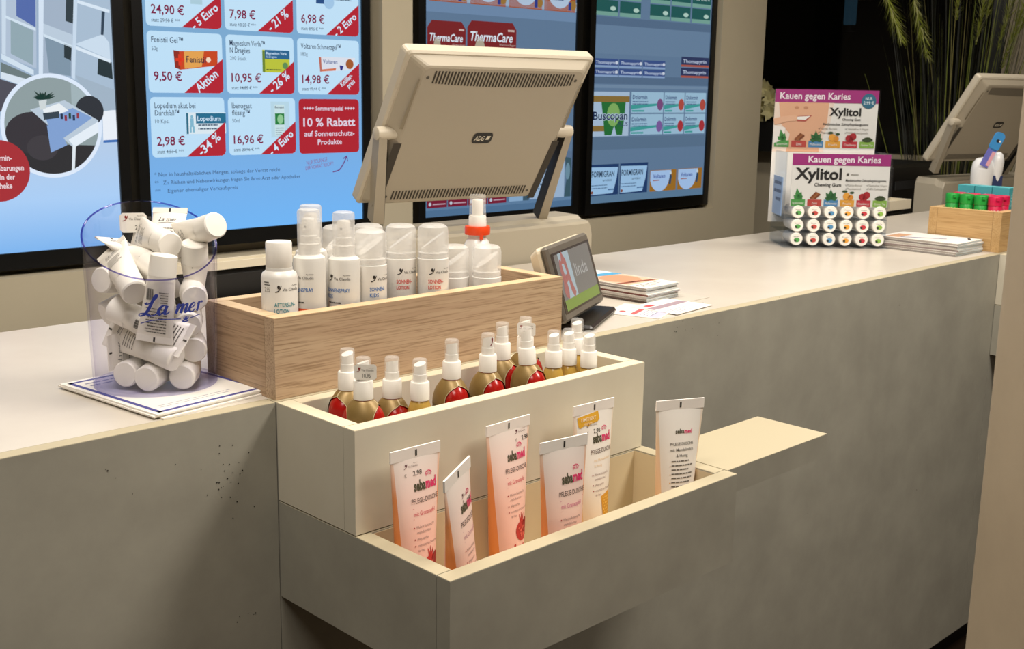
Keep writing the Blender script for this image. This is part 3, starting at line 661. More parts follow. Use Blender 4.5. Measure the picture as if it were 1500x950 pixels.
# script lettering drawn as pen strokes on the outside of the jar
NAVY = ink('#22348c'); g = G(); A0 = atan2(-.699, -.715)+pi/2
LR = .0772
def jf(s, h): a = radians(-45.6)+s/LR; return ((LR+.0008)*sin(a), -(LR+.0008)*cos(a), h)
U = .0021
def pen(P, wmin, wmax, sl=.28, ox=0, oy=0):
    Q = spline([((ox+x+sl*y)*U, (oy+y)*U) for x, y in P], 6); W = []
    for i in range(len(Q)):
        a = Q[max(0, i-1)]; b = Q[min(len(Q)-1, i+1)]; dn = (a[1]-b[1])/(hypot(b[0]-a[0], b[1]-a[1]) or 1); W.append((wmin+(wmax-wmin)*max(0, dn))*U*1.5)
    stroke(g, Q, W, NAVY, lambda x, y: jf(x+.0125, y+.100))
pen([(.2, 7.2), (1.2, 6.4), (3.4, 7.4), (5.4, 9.8), (5.5, 11.3), (4.6, 11), (3.6, 7.6), (2.6, 3.4), (1.1, .6), (-1.2, -.2), (-1.6, .8), (.2, 1.3), (2.6, .5), (5, -.3), (7, .4), (8, 1.6)], .45, 1.2)
pen([(12, 4.6), (10.2, 5.2), (8.6, 3.6), (8.3, 1.6), (9.2, .2), (10.8, 1.2), (12, 3.6), (12.3, 5), (11.8, 2.2), (12.1, .4), (13.2, .4), (14.4, 1.6)], .45, 1.15)
pen([(17.6, 3.6), (18.5, 5.1), (18.9, 4.4), (18.2, .1)], .45, 1.15); pen([(18.5, 2.2), (20, 4.6), (21.2, 5), (21.4, 4), (20.9, .1)], .45, 1.15); pen([(21.2, 2.2), (22.6, 4.6), (23.8, 5), (24.1, 4), (23.7, 1), (24.2, .2), (25.4, 1.2)], .45, 1.15)
pen([(26, 2.2), (28.2, 2.8), (29.2, 4.2), (28.2, 5.1), (26.6, 4), (26, 2), (26.8, .3), (28.6, .3), (30, 1.6)], .45, 1.1)
pen([(31, 3.8), (31.8, 5), (32.2, 4.2), (31.6, .1)], .45, 1.1); pen([(32, 2.8), (33, 4.6), (34.2, 5), (34.6, 4.2)], .5, 1.0)
pen([(-1, -4.4), (4, -3.1), (10, -2.6), (18, -3.0), (21, -3.2)], .35, .7, 0); pen([(27, -3.3), (30, -2.8), (34, -2.2)], .35, .6, 0)
for k in range(4): pen([(23.2+.4*k, -4.2), (22.6+1.1*k, -2.6+.5*sin(k))], .45, .8, 0)
pen([(21.9, -4.4), (23.4, -5.2), (25.6, -4.6)], .5, .8, 0)
g.build('lettering', jar)
g = G(); c = .0035; W, Hh = .0165, .0125; P = [(-W+c, -Hh), (W-c, -Hh), (W, -Hh+c), (W, Hh-c), (W-c, Hh), (-W+c, Hh), (-W, Hh-c), (-W, -Hh+c)]
aT = radians(148); TMx = Matrix.Translation((.0755*cos(aT)*.955, .0755*sin(aT)*.955, .184)) @ Matrix.Rotation(radians(-44), 4, 'Z') @ Matrix.Rotation(pi/2+.08, 4, 'X')
aT = atan2(.064-.0*1, -.0); 
bx = -.040*.715+.0625*.699; by = .040*.699+.0625*.715
TMx = Matrix.Translation((bx*.985, by*.985, .192)) @ Matrix.Rotation(radians(-30), 4, 'Z') @ Matrix.Rotation(pi/2, 4, 'X')
g.prism(P, 0, .0003, PAPER, TMx); tf = lambda x, y: tuple(TMx @ Vector((x, y, .0006)))
via_logo(g, -.012, .005, .025, tf, ink('#5a524a'), ink('#8c2a22')); g.text('2,95', .002, -.0085, .0055, ink('#4b4640'), tf, w=.0115); g.build('price_sticker', jar)
# tubes
TUBE = mat('cream_tube_plastic', '#e9e4db', .3); TB = ink('#5c5852')
def make_cream_tube(front_style):
    """local axis z: cap face at 0, crimped tail at .104; width along x"""
    parts = []
    g = G(); g.lathe([(.0, -.0003), (.0142, 0), (.0158, .0016), (.0165, .024), (.0165, .0255)], WHITE, n=28, cap=False); g.lathe([(.0165, .0255), (.0150, .0258)], WHITE, n=28, cap=False); parts.append(('cap', g))
    g = G(); n = 28; R = []; Z = [.0256, .030, .040, .052, .064, .076, .088, .099]
    def ab(z):
        k = max(0, (z-.026)/(.099-.026)); return .0158+.0062*k, .0158*(1-k**1.15)+.0010
    for z in Z: a, b = ab(z); R.append([(a*cos(2*pi*i/n), b*sin(2*pi*i/n), z) for i in range(n)])
    g.rings(R, TUBE, cap=False); g.box(-.022, .022, -.0010, .0010, .0985, .106, TUBE)
    def fm(x, z, off=.0004):
        a, b = ab(z); u = max(-.97, min(.97, x/a)); return (x, -b*sqrt(1-u*u)-off, z)
    def fb(x, z): p = fm(x, z); return (-p[0], -p[1], p[2])
    V, F = [], []
    if front_style == 'text':
        greek(g, -.013, .093, .026, 9, .0036, .0013, TB, fm, 3, .15); greek(g, -.013, .056, .010, 5, .003, .0011, TB, fm, 6, .3)
        for k in range(11): g.poly(quad(.003+.0009*k, .041, .003+.0009*k+(.0006 if k % 3 else .0003), .055), ink('#3a3732'), fm)
        g.text('La mer', .012, .099-.0, .0046, ink('#2e3350'), lambda x, z: fb(x-.012, z-.005), w=.021, shear=.3, align='C')
    else:
        g.text('La mer', 0, .086, .0062, ink('#3a3a44'), fm, w=.024, shear=.35, align='C'); stroke(g, [(-.012, .083), (0, .084), (.013, .083)], .0006, ink('#3a3a44'), fm)
        greek(g, -.011, .074, .022, 5, .0042, .0012, TB, fm, 4, .3)
        greek(g, -.013, .092, .026, 9, .0036, .0013, TB, fb, 3, .15)
    g.poly(quad(-.0012, .1, .0012, .105), ink('#2a2622'), lambda x, z: (x, -.0013, z))
    parts.append(('body', g))
    g = G(); V = []; a = .01605; m_ = 9
    for k in range(m_+1):
        t = radians(-150+120*k/m_)
        for z in (.0268, .0284): V.append((a*cos(t), a*sin(t), z))
    g.add(V, [(2*k, 2*k+2, 2*k+3, 2*k+1) for k in range(m_)], mat('silver_print', '#8d8780', .25, .9), smooth=True); parts.append(('silver_line', g))
    return parts
VIEW = Vector((.69, .70, -.2)).normalized()
POSES = [
('c1',(-0.1209,0.1429,0.0268),(0.8229,0.5670,-0.0354),0,'cream tube whose round cap faces out at the jar bottom, left of three'),
('c2',(-0.1086,0.1128,0.0247),(0.8144,0.5765,0.0648),0,'cream tube whose round cap faces out at the jar bottom, middle of three'),
('c3',(-0.0721,0.0933,0.0248),(0.6620,0.7471,0.0586),0,'cream tube whose round cap faces out at the jar bottom, right of three'),
('c4',(-0.0533,0.0958,0.0549),(0.4315,0.8950,0.1120),0,'cream tube whose cap sits just above the right bottom cap in the jar'),
('c5',(-0.0590,0.0963,0.0868),(0.5147,0.8510,0.1038),0,'cream tube whose cap is below the end of the blue lettering, against the right wall'),
('c6',(-0.0497,0.0954,0.1190),(0.4086,0.9100,0.0687),0,'cream tube whose cap lies behind the last letters of the jar lettering'),
('d',(-0.0791,0.0912,0.0485),(-0.3654,0.8908,0.2699),0,'cream tube lying across the lower front of the jar, tail to the left'),
('e',(-0.0846,0.0996,0.1753),(-0.1513,0.0413,-0.9876),1,'cream tube hanging cap up behind the blue lettering, small print and barcode to the front'),
('f',(-0.1152,0.1169,0.1295),(0.1643,0.9005,0.4025),0,'cream tube pointing its cap forward at the left front, level with the lettering'),
('g',(-0.0739,0.1336,0.1489),(-0.1343,0.9442,0.3004),0,'cream tube lying under the front rim with its tail at the left wall'),
('h',(-0.0614,0.1280,0.1812),(0.0661,0.9963,0.0528),0,'cream tube on top of the heap with its cap facing the viewer'),
('i',(-0.0585,0.1630,0.1273),(0.3676,0.3763,0.8504),0,'cream tube standing tail up at the back, script lettering under its crimp'),
('j',(-0.0172,0.0954,0.2060),(-0.0667,0.9560,-0.2940),0,'cream tube leaning out over the right rim of the jar'),
('k',(-0.0320,0.1225,0.1830),(0.1014,0.2484,-0.9630),0,'cream tube standing cap up against the right wall'),
('l',(-0.1201,0.1683,0.1053),(0.4890,-0.8054,-0.3346),1,'cream tube crossing behind the lettering with its cap at the left wall'),
('m',(-0.1250,0.1850,0.1374),(0.9146,0.3893,-0.1085),0,'cream tube whose cap presses on the left wall under the rim'),
('n',(-0.0400,0.2030,0.0514),(-0.8933,-0.4492,0.0097),0,'cream tube deep in the jar lying across the bottom'),
('o',(-0.0747,0.1245,0.0992),(0.4045,0.9142,-0.0206),0,'cream tube buried in the middle of the heap'),
('p',(-0.1146,0.2023,0.0905),(0.9440,0.0118,0.3295),0,'cream tube buried at the back left of the heap'),
('q',(-0.0711,0.1290,0.0529),(0.3667,0.8646,0.3432),0,'cream tube buried behind the lower front tube')]
masters = {}
for nm, p, ax, st, lab in POSES:
    z = Vector(ax).normalized(); x = VIEW.cross(z)
    x = Vector((1, 0, 0)) if x.length < .05 else x.normalized()
    y = z.cross(x)
    tl = Vector(p)+z*.106; rd = Vector((tl.x-JX, tl.y-JY, 0))
    if nm not in 'c1 c2 d e f i' and rd.length > .03:          # the flat tail lies along the wall
        x = rd.normalized().cross(z).normalized(); y = z.cross(x)
    if y.dot(VIEW) < 0: x = -x; y = -y                        # printed side (-y) towards the viewer
    M = Matrix((( x.x, y.x, z.x, p[0]), (x.y, y.y, z.y, p[1]), (x.z, y.z, z.z, p[2]), (0, 0, 0, 1)))
    if st not in masters:
        t = thing('cream_tube', lab, 'tube', M=M, group='cream tubes in the jar')
        for pn, g in make_cream_tube('text' if st else 'logo'): g.build(pn, t)
        masters[st] = t
    else: clone(masters[st], lab, M=M)

# ---------------------------------------------------------------- wall screens
YS = 1.64
def screen(name, label, x0, x1, z0, z1, art):
    t = thing(name, label, 'screen', ((x0+x1)/2, 1.665, z0), 0, 'upright wall screens'); off = Matrix.Translation((-(x0+x1)/2, -1.665, -z0)); b = .029
    g = G(); BZ = mat('screen_bezel', '#050505', .3)
    g.box(x0-b, x0, 1.633, 1.695, z0-b-.012, z1+b, BZ, off); g.box(x1, x1+b, 1.633, 1.695, z0-b-.012, z1+b, BZ, off); g.box(x0, x1, 1.633, 1.695, z0-b-.012, z0, BZ, off); g.box(x0, x1, 1.633, 1.695, z1, z1+b, BZ, off)
    g.build('bezel', t)
    g = G(); g.box(x0, x1, 1.6405, 1.69, z0, z1, BZ, off)
    class O:                                             # picture plane, layers towards the viewer
        def __call__(s, k): return lambda x, z: tuple(off @ Vector((x, YS-.0003*k, z)))
    art(g, O(), x0, x1, z0, z1); g.build('display', t); return t
def pack(g, F, k, x0, z0, x1, z1, base, txt=None, tc='#ffffff', band=None, s=.8, th=.34, ty=.5):
    g.poly(quad(x0, z0, x1, z1), glow(base, s), F(k))
    if band: g.poly(quad(x0, z0+(z1-z0)*band[1], x1, z0+(z1-z0)*band[2]), glow(band[0], s), F(k+1))
    if txt: g.text(txt, x0+(x1-x0)*.06, z0+(z1-z0)*ty, (z1-z0)*th, glow(tc, s), F(k+2), w=(x1-x0)*.84, bold=.015)
def gradglow(name, stops, lo, hi, s=1.0):
    if name in _M: return _M[name]
    a = zgrad(name, stops, .25, 2, lo, hi); b = a.node_tree.nodes['Principled BSDF']; nt = a.node_tree
    l = b.inputs['Base Color'].links[0]; src = l.from_socket; nt.links.remove(l); b.inputs['Base Color'].default_value = (.01, .01, .01, 1)
    nt.links.new(src, b.inputs['Emission Color']); b.inputs['Emission Strength'].default_value = s; b.inputs['Specular IOR Level'].default_value = .25; return a
def art1(g, F, x0, x1, z0, z1):
    g.poly(quad(x0, z0, x1, z1), gradglow('offer_photo_wall', [(0, '#7db4ee'), (.10, '#a9cdf5'), (.22, '#b5cbe6'), (.3, '#9db3cb'), (.6, '#93a9c2'), (1, '#93a9c2')], 0, z1-z0), F(0))
    def p(x, y): return (.335+.00167*x-.0001*y, .555-.00158*y+.00006*x)
    def P(k, c, *pts, s=1.0): g.poly([p(*q) for q in pts], glow(c, s), F(k))
    P(1, '#aebfd3', (2, -60), (52, -60), (52, 100), (2, 80)); P(2, '#c7d8e8', (4, 0), (10, 0), (9, 80), (4, 78)); P(2, '#4f68a8', (24, -40), (51, -40), (51, 40), (24, 24)); P(2, '#cfe0ee', (8, 23), (51, 41), (51, 45), (8, 27))
    P(2, '#8fa6b0', (16, 30), (48, 45), (47, 95), (16, 78)); P(3, '#cfe0ee', (3, 78), (48, 102), (48, 110), (3, 86)); P(3, '#6a7a7c', (2, 90), (48, 112), (46, 118), (2, 104)); P(3, '#d5e2ee', (2, 104), (42, 116), (30, 124), (2, 113))
    P(3, '#4c4c58', (0, 114), (28, 124), (6, 160), (-10, 165), (-10, 120)); P(4, '#d3e2f2', (55, -60), (63, -60), (61, 110), (55, 110))
    P(1, '#9fb0c4', (63, -60), (108, -60), (103, 112), (61, 108)); P(2, '#2c3a42', (96, -60), (107, -60), (106, 34), (94, 30)); P(2, '#b9cadb', (62, 34), (104, 50), (104, 68), (62, 50)); P(2, '#7d93a6', (64, 52), (102, 66), (102, 112), (70, 106)); P(3, '#26343a', (92, 63), (103, 68), (102, 89), (92, 84)); P(3, '#cfe0ee', (62, 49), (104, 66), (104, 70), (62, 53))
    P(4, '#c6d8ea', (107, -60), (113, -60), (108, 118), (103, 114)); P(1, '#a6bbd0', (113, -60), (164, -60), (168, 140), (108, 118)); P(3, '#d6e5f3', (110, -2), (160, 12), (160, 17), (110, 3)); P(3, '#2c3f52', (148, 14), (153, 15), (151, 51), (147, 50)); P(3, '#c9dbec', (108, 64), (150, 49), (160, 62), (162, 88)); P(4, '#d9e7f4', (107, 66), (162, 88), (162, 93), (107, 71)); P(3, '#223238', (143, 86), (164, 92), (166, 118), (142, 110))
    P(3, '#9fb2c4', (108, 110), (170, 135), (172, 165), (140, 168))
    P(2, '#e8eef6', (150, 165), (175, 166), (178, 215), (152, 216)); P(3, '#3f6fb5', (152, 212), (177, 212), (177, 216), (152, 216))
    cx, cz = p(75, 186); R = .124
    g.poly(circ(cx, cz, R, 64), glow('#dce9fa', 1), F(6)); r = .1145
    def disc(k, c, pts): g.poly([q if hypot(q[0]-cx, q[1]-cz) <= r else (cx+(q[0]-cx)*r/hypot(q[0]-cx, q[1]-cz), cz+(q[1]-cz)*r/hypot(q[0]-cx, q[1]-cz)) for q in [p(*a) for a in pts]], glow(c, 1), F(k))
    def arc(c, k, a0, a1): g.poly(circ(cx, cz, r, 40, None, radians(a0), radians(a1)), glow(c, 1), F(k))
    arc('#8a999c', 7, 0, 360) if False else g.poly(circ(cx, cz, r, 64), glow('#8d9da0', 1), F(7))
    arc('#2c2c30', 8, 200, 335); disc(8, '#a0b2b8', [(103, 118), (130, 130), (150, 160), (146, 176), (103, 160)])
    g.poly(circ(p(48, 195)[0], p(48, 195)[1], .068, 24, .05), glow('#343138', 1), F(9)); g.poly(circ(p(60, 218)[0], p(60, 218)[1], .038, 20, .03), glow('#3d3a40', 1), F(10)); g.poly(circ(p(130, 165)[0], p(130, 165)[1], .036, 20, .036), glow('#2b3038', 1), F(9))
    disc(11, '#b9c9d8', [(42, 160), (92, 148), (148, 180), (148, 200), (105, 220)]); disc(12, '#7f9fd0', [(64, 172), (104, 160), (134, 176), (92, 204), (76, 210)]); disc(12, '#e3edf6', [(148, 182), (149, 200), (107, 220), (98, 208)])
    disc(11, '#7f9fd0', [(66, 184), (92, 206), (96, 216), (72, 226)]); disc(12, '#dfe8ee', [(104, 218), (109, 216), (110, 258), (105, 260)])
    disc(13, '#e8eef2', [(60, 160), (84, 152), (98, 164), (64, 174)]); disc(14, '#33424e', [(60, 166), (84, 164), (84, 174), (62, 176)])
    for i, c in enumerate(('#203048', '#8a3040', '#204838', '#28385a', '#903848')): a = p(86+6*i, 176+3*(i % 2)); g.poly(quad(a[0], a[1], a[0]+.006, a[1]+.013), glow(c, 1), F(15))
    rr = random.Random(5)
    for i in range(13):
        t = radians(20+140*i/12+rr.uniform(-6, 6)); l = rr.uniform(.02, .034); b = p(60, 146); e = (b[0]+l*cos(t)*1.1, b[1]+l*sin(t)*.75); nx, ny = -sin(t)*.003, cos(t)*.003
        m_ = ((b[0]+e[0])/2, (b[1]+e[1])/2); g.poly([b, (m_[0]+nx, m_[1]+ny), e, (m_[0]-nx, m_[1]-ny)], glow('#1f3a34', 1), F(14))
    g.poly([p(54, 148), p(66, 146), p(64, 160), p(56, 161)], glow('#cdd6d8', 1), F(13))
    rc = p(-2, 248); g.poly(circ(rc[0], rc[1], .072, 48), glow('#a52c34', 1), F(16))
    for i, s_ in enumerate(('Termin-', 'vereinbarungen', 'in der', 'Apotheke')):
        g.text(s_, p((16, 32, 19, 14)[i], 240)[0], p(0, (232, 247, 260, 273)[i])[1]-.002, .0135, glow('#e8d5da', 1), F(17), align='R', bold=.02, sx=.8)
def art2(g, F, x0, x1, z0, z1):
    g.poly(quad(x0, z0, x1, z1), gradglow('offer_blue', [(0, '#6fb4f4'), (.12, '#74aee8'), (.3, '#7aa9d4'), (.6, '#7aa6c8'), (1, '#7aa6c8')], 0, z1-z0), F(0))
    tiles = [(.696, .513, 'r1', ('Centrum', ''), '', '24,90 €', 'statt 29,90 € ***', '- 5 Euro', 'glass'), (.921, .513, 'r1', ('Perenterol', ''), '10 Stück', '7,98 €', 'statt 10,20 € ***', '- 21 %', 'sachet'), (1.147, .513, 'r1', ('Systane', ''), '', '6,98 €', 'statt 8,96 € ***', '- 2 Euro', 'eye'),
             (.696, .347, '', ('Fenistil Gel™', ''), '50g', '9,50 €', '', 'Aktion', 'fenistil'), (.921, .347, '', ('Magnesium Verla™', 'N Dragées'), '200 Stück', '10,95 €', 'statt 14,85 € ***', '- 26 %', 'verla'), (1.147, .347, '', ('Voltaren Schmerzgel™', ''), '180g', '14,98 €', 'statt 19,44 € ***', 'Knüller-', 'volt'),
             (.697, .182, '', ('Lopedium akut bei', 'Durchfall™'), '10 Kps.', '2,98 €', 'statt 4,53 € ***', '-34 %', 'lop'), (.922, .182, '', ('Iberogast', 'flüssig™'), '50ml', '16,96 €', 'statt 20,96 € ***', '- 4 Euro', 'iber')]
    NV = glow('#27344e'); PR = glow('#7a1640'); RD = glow('#b01e30'); SM = glow('#54677c'); W8 = glow('#cfe6f8')
    for (x, z, _, ti, qty, price, was, fl, pk) in tiles:
        w_, h_ = .214, .154; g.poly(rrect(x, z, x+w_, z+h_, .012), gradglow('tile_white', [(0, '#b9ddf6'), (1, '#c3e0f4')], 0, 1.2), F(1))
        g.poly([(x+w_*.46, z), (x+w_-.012, z), (x+w_-.0035, z+.0035), (x+w_, z+.012), (x+w_, z+h_*.58)], RD, F(4))
        a = atan2(h_*.58, w_*.54)
        if pk == 'volt': g.text('Knüller-', x+w_*.80, z+h_*.235, .0155, W8, F(5), rot=a, align='C', bold=.02, sx=.72); g.text('preis', x+w_*.875, z+h_*.17, .0155, W8, F(5), rot=a, align='C', bold=.02, sx=.72)
        else: g.text(fl, x+w_*.80, z+h_*.15, .024 if len(fl) < 8 else .022, W8, F(5), rot=a, align='C', bold=.02, w=.075 if len(fl) < 7 else .092)
        if _ != 'r1':
            g.text(ti[0], x+.012, z+h_-.028, .0150, NV, F(3), w=.0068*len(ti[0]), bold=.004)
            if ti[1]: g.text(ti[1], x+.012, z+h_-.047, .0150, NV, F(3), w=.0068*len(ti[1]), bold=.004)
            g.text(qty, x+.012, z+h_-(.066 if ti[1] else .048), .0105, SM, F(3), w=.0056*len(qty))
        elif qty: g.text(qty, x+.012, z+h_-.066+.003, .0105, SM, F(3), w=.0056*len(qty))
        g.text(price, x+.0145, z+.031, .0235, PR, F(3), w=.0132*len(price), bold=.015)
        if was: g.text(was, x+.0145, z+.0105, .0095, SM, F(3), w=.0047*len(was), bold=.006); g.poly(quad(x+.038, z+.0142, x+.066, z+.0154), SM, F(4))
        if pk == 'fenistil':
            X0, Z0 = x+.072, z+.062; g.poly([(X0, Z0+.046), (X0+.016, Z0+.044), (X0+.018, Z0-.003), (X0+.003, Z0+.002)], glow('#8c2a20'), F(2)); g.poly([(X0+.016, Z0+.044), (X0+.128, Z0+.048), (X0+.127, Z0+.010), (X0+.018, Z0-.003)], glow('#c4441c'), F(2)); g.poly([(X0+.03, Z0+.044), (X0+.088, Z0+.046), (X0+.08, Z0+.006), (X0+.03, Z0)], glow('#e0a050'), F(3)); g.text('Fenistil', X0+.036, Z0+.016, .017, glow('#26283c'), F(4), w=.056, bold=.01)
            g.poly(quad(X0+.005, Z0+.018, X0+.03, Z0+.026), glow('#d83820'), F(4)); g.poly(quad(X0+.013, Z0+.008, X0+.022, Z0+.036), glow('#d83820'), F(4)); g.poly(circ(X0+.1, Z0+.024, .007, 12), glow('#f0d8c0'), F(4))
        if pk == 'verla':
            X0, Z0 = x+.112, z+.058; g.poly(quad(X0, Z0, X0+.088, Z0+.060), glow('#b8c03a'), F(2)); g.poly(quad(X0+.008, Z0+.036, X0+.088, Z0+.060), glow('#25608c'), F(3)); g.poly(quad(X0, Z0-.0, X0+.008, Z0+.058), glow('#6a8430'), F(3)); g.text('Magnesium Verla', X0+.012, Z0+.048, .0075, W8, F(4), w=.066, bold=.01); g.text('N Dragées', X0+.012, Z0+.039, .006, W8, F(4), w=.034); g.poly(circ(X0+.073, Z0+.019, .009, 14), glow('#5a8a54'), F(4)); greek(g, X0+.012, Z0+.006, .05, 1, .004, .003, glow('#50602c'), F(4))
        if pk == 'volt':
            X0, Z0 = x+.072, z+.067; g.poly([(X0, Z0+.038), (X0+.128, Z0+.038), (X0+.122, Z0+.004), (X0+.004, Z0-.004)], glow('#d8dde8'), F(2)); g.poly([(X0, Z0+.038), (X0+.008, Z0+.036), (X0+.01, Z0-.003), (X0+.004, Z0-.004)], glow('#b86a5c'), F(3)); g.text('Voltaren', X0+.014, Z0+.02, .0115, glow('#2c4a8c'), F(3), w=.05, bold=.01); g.poly([(X0+.01, Z0+.003), (X0+.06, Z0+.008), (X0+.058, Z0+.001), (X0+.01, Z0-.003)], glow('#d07050'), F(3)); g.poly(circ(X0+.108, Z0+.02, .014, 14), glow('#a0582c'), F(3)); g.poly([(X0+.072, Z0+.016), (X0+.086, Z0+.014), (X0+.08, Z0+.001), (X0+.074, Z0+.003)], glow('#2c2c80'), F(4))
        if pk == 'lop':
            X0, Z0 = x+.100, z+.059; g.poly(quad(X0, Z0, X0+.117, Z0+.056), glow('#d8e6ee'), F(2)); g.poly(quad(X0+.028, Z0+.027, X0+.117, Z0+.054), glow('#1f6a8c'), F(3)); g.poly(quad(X0, Z0, X0+.006, Z0+.055), glow('#2c6a84'), F(3)); g.text('Lopedium', X0+.032, Z0+.034, .0135, W8, F(4), w=.068, bold=.012); B = glow('#7fb4cc'); g.poly(circ(X0+.016, Z0+.045, .004, 10), B, F(4)); g.poly(quad(X0+.011, Z0+.018, X0+.021, Z0+.041), B, F(4)); g.poly(quad(X0+.009, Z0+.004, X0+.0145, Z0+.02), B, F(4)); g.poly(quad(X0+.0175, Z0+.004, X0+.023, Z0+.02), B, F(4)); greek(g, X0+.034, Z0+.021, .06, 2, .01, .004, SM, F(4))
        if pk == 'iber':
            X0, Z0 = x+.134, z+.046; g.poly(quad(X0, Z0, X0+.06, Z0+.098), glow('#b4d4e4'), F(2)); g.poly(quad(X0+.012, Z0+.004, X0+.044, Z0+.09), glow('#c6dfe4'), F(3)); g.text('Iberogast', X0+.0135, Z0+.08, .0065, NV, F(4), w=.029, bold=.01); g.poly(quad(X0+.013, Z0+.035, X0+.043, Z0+.066), glow('#207a3c'), F(4)); g.poly(circ(X0+.03, Z0+.05, .010, 14, .013), glow('#8cc490'), F(5)); greek(g, X0+.014, Z0+.024, .028, 4, .006, .002, SM, F(4))
        if pk == 'glass': g.poly(quad(x+.12, z+.09, x+.165, z+.154), glow('#8fb8cc'), F(2)); g.poly(quad(x+.126, z+.06, x+.16, z+.154), glow('#a9cad8'), F(3))
        if pk == 'sachet': g.poly([(x+.108, z+.088), (x+.196, z+.098), (x+.2, z+.154), (x+.11, z+.154)], glow('#a9c3d8'), F(2)); g.text('PERENTEROL', x+.112, z+.125, .014, glow('#274a7c'), F(3), w=.07, bold=.012); g.text('sachet', x+.114, z+.096, .008, glow('#274a7c'), F(3), w=.045)
        if pk == 'eye': g.poly(quad(x+.066, z+.085, x+.11, z+.154), glow('#234a80'), F(2)); g.poly(circ(x+.11, z+.09, .018, 14), glow('#9fc4e4'), F(3)); g.text('Systane', x+.12, z+.118, .012, glow('#274a7c'), F(3), w=.05); greek(g, x+.12, z+.106, .07, 2, .008, .003, SM, F(3))
    x, z, w_, h_ = 1.148, .180, .211, .154
    g.poly(rrect(x, z, x+w_, z+h_, .012), glow('#ab1c2c'), F(1)); LW = glow('#dccfe0')
    g.text('++++ Sommerspecial ++++', x+w_/2, z+.122, .0125, LW, F(3), align='C', w=.180, bold=.02); g.text('10 % Rabatt', x+w_/2, z+.077, .025, LW, F(3), align='C', w=.182, bold=.02); g.text('auf Sonnenschutz-', x+w_/2, z+.049, .0155, LW, F(3), align='C', w=.176, bold=.015); g.text('Produkte', x+w_/2, z+.025, .0155, LW, F(3), align='C', w=.085, bold=.015)
    TN = glow('#34486a')
    for i, (a_, s_, ww) in enumerate((('*', 'Nur in haushaltsüblichen Mengen, solange der Vorrat reicht', .370), ('**', 'Zu Risiken und Nebenwirkungen fragen Sie Ihren Arzt oder Apotheker', .425), ('***', 'Eigener ehemaliger Verkaufspreis', .208))):
        zz = .1335-.0215*i; g.text(a_, .700, zz, .0105, TN, F(3), w=.0055*len(a_)); g.text(s_, .712+.012*i, zz, .0105, TN, F(3), w=ww)
    VT = glow('#8a5a90'); stroke(g, spline([(1.262, .125), (1.285, .130), (1.302, .150), (1.312, .168)], 6), .0035, glow('#6a3a7c'), F(3)); stroke(g, [(1.300, .162), (1.313, .170), (1.316, .154)], .003, glow('#6a3a7c'), F(3))
    g.text('NUR SOLANGE', 1.172, .148, .012, VT, F(3), w=.072, rot=.12); g.text('DER VORRAT REICHT!', 1.168, .133, .011, VT, F(3), w=.098, rot=.12)
def shelfbg(g, F, x0, x1, z0, z1, shelves):
    g.poly(quad(x0, z0, x1, z1), glow('#64809f', .8), F(0))
    for z, h, c in shelves: g.poly(quad(x0, z, x1, z+h), glow(c, .8), F(1))
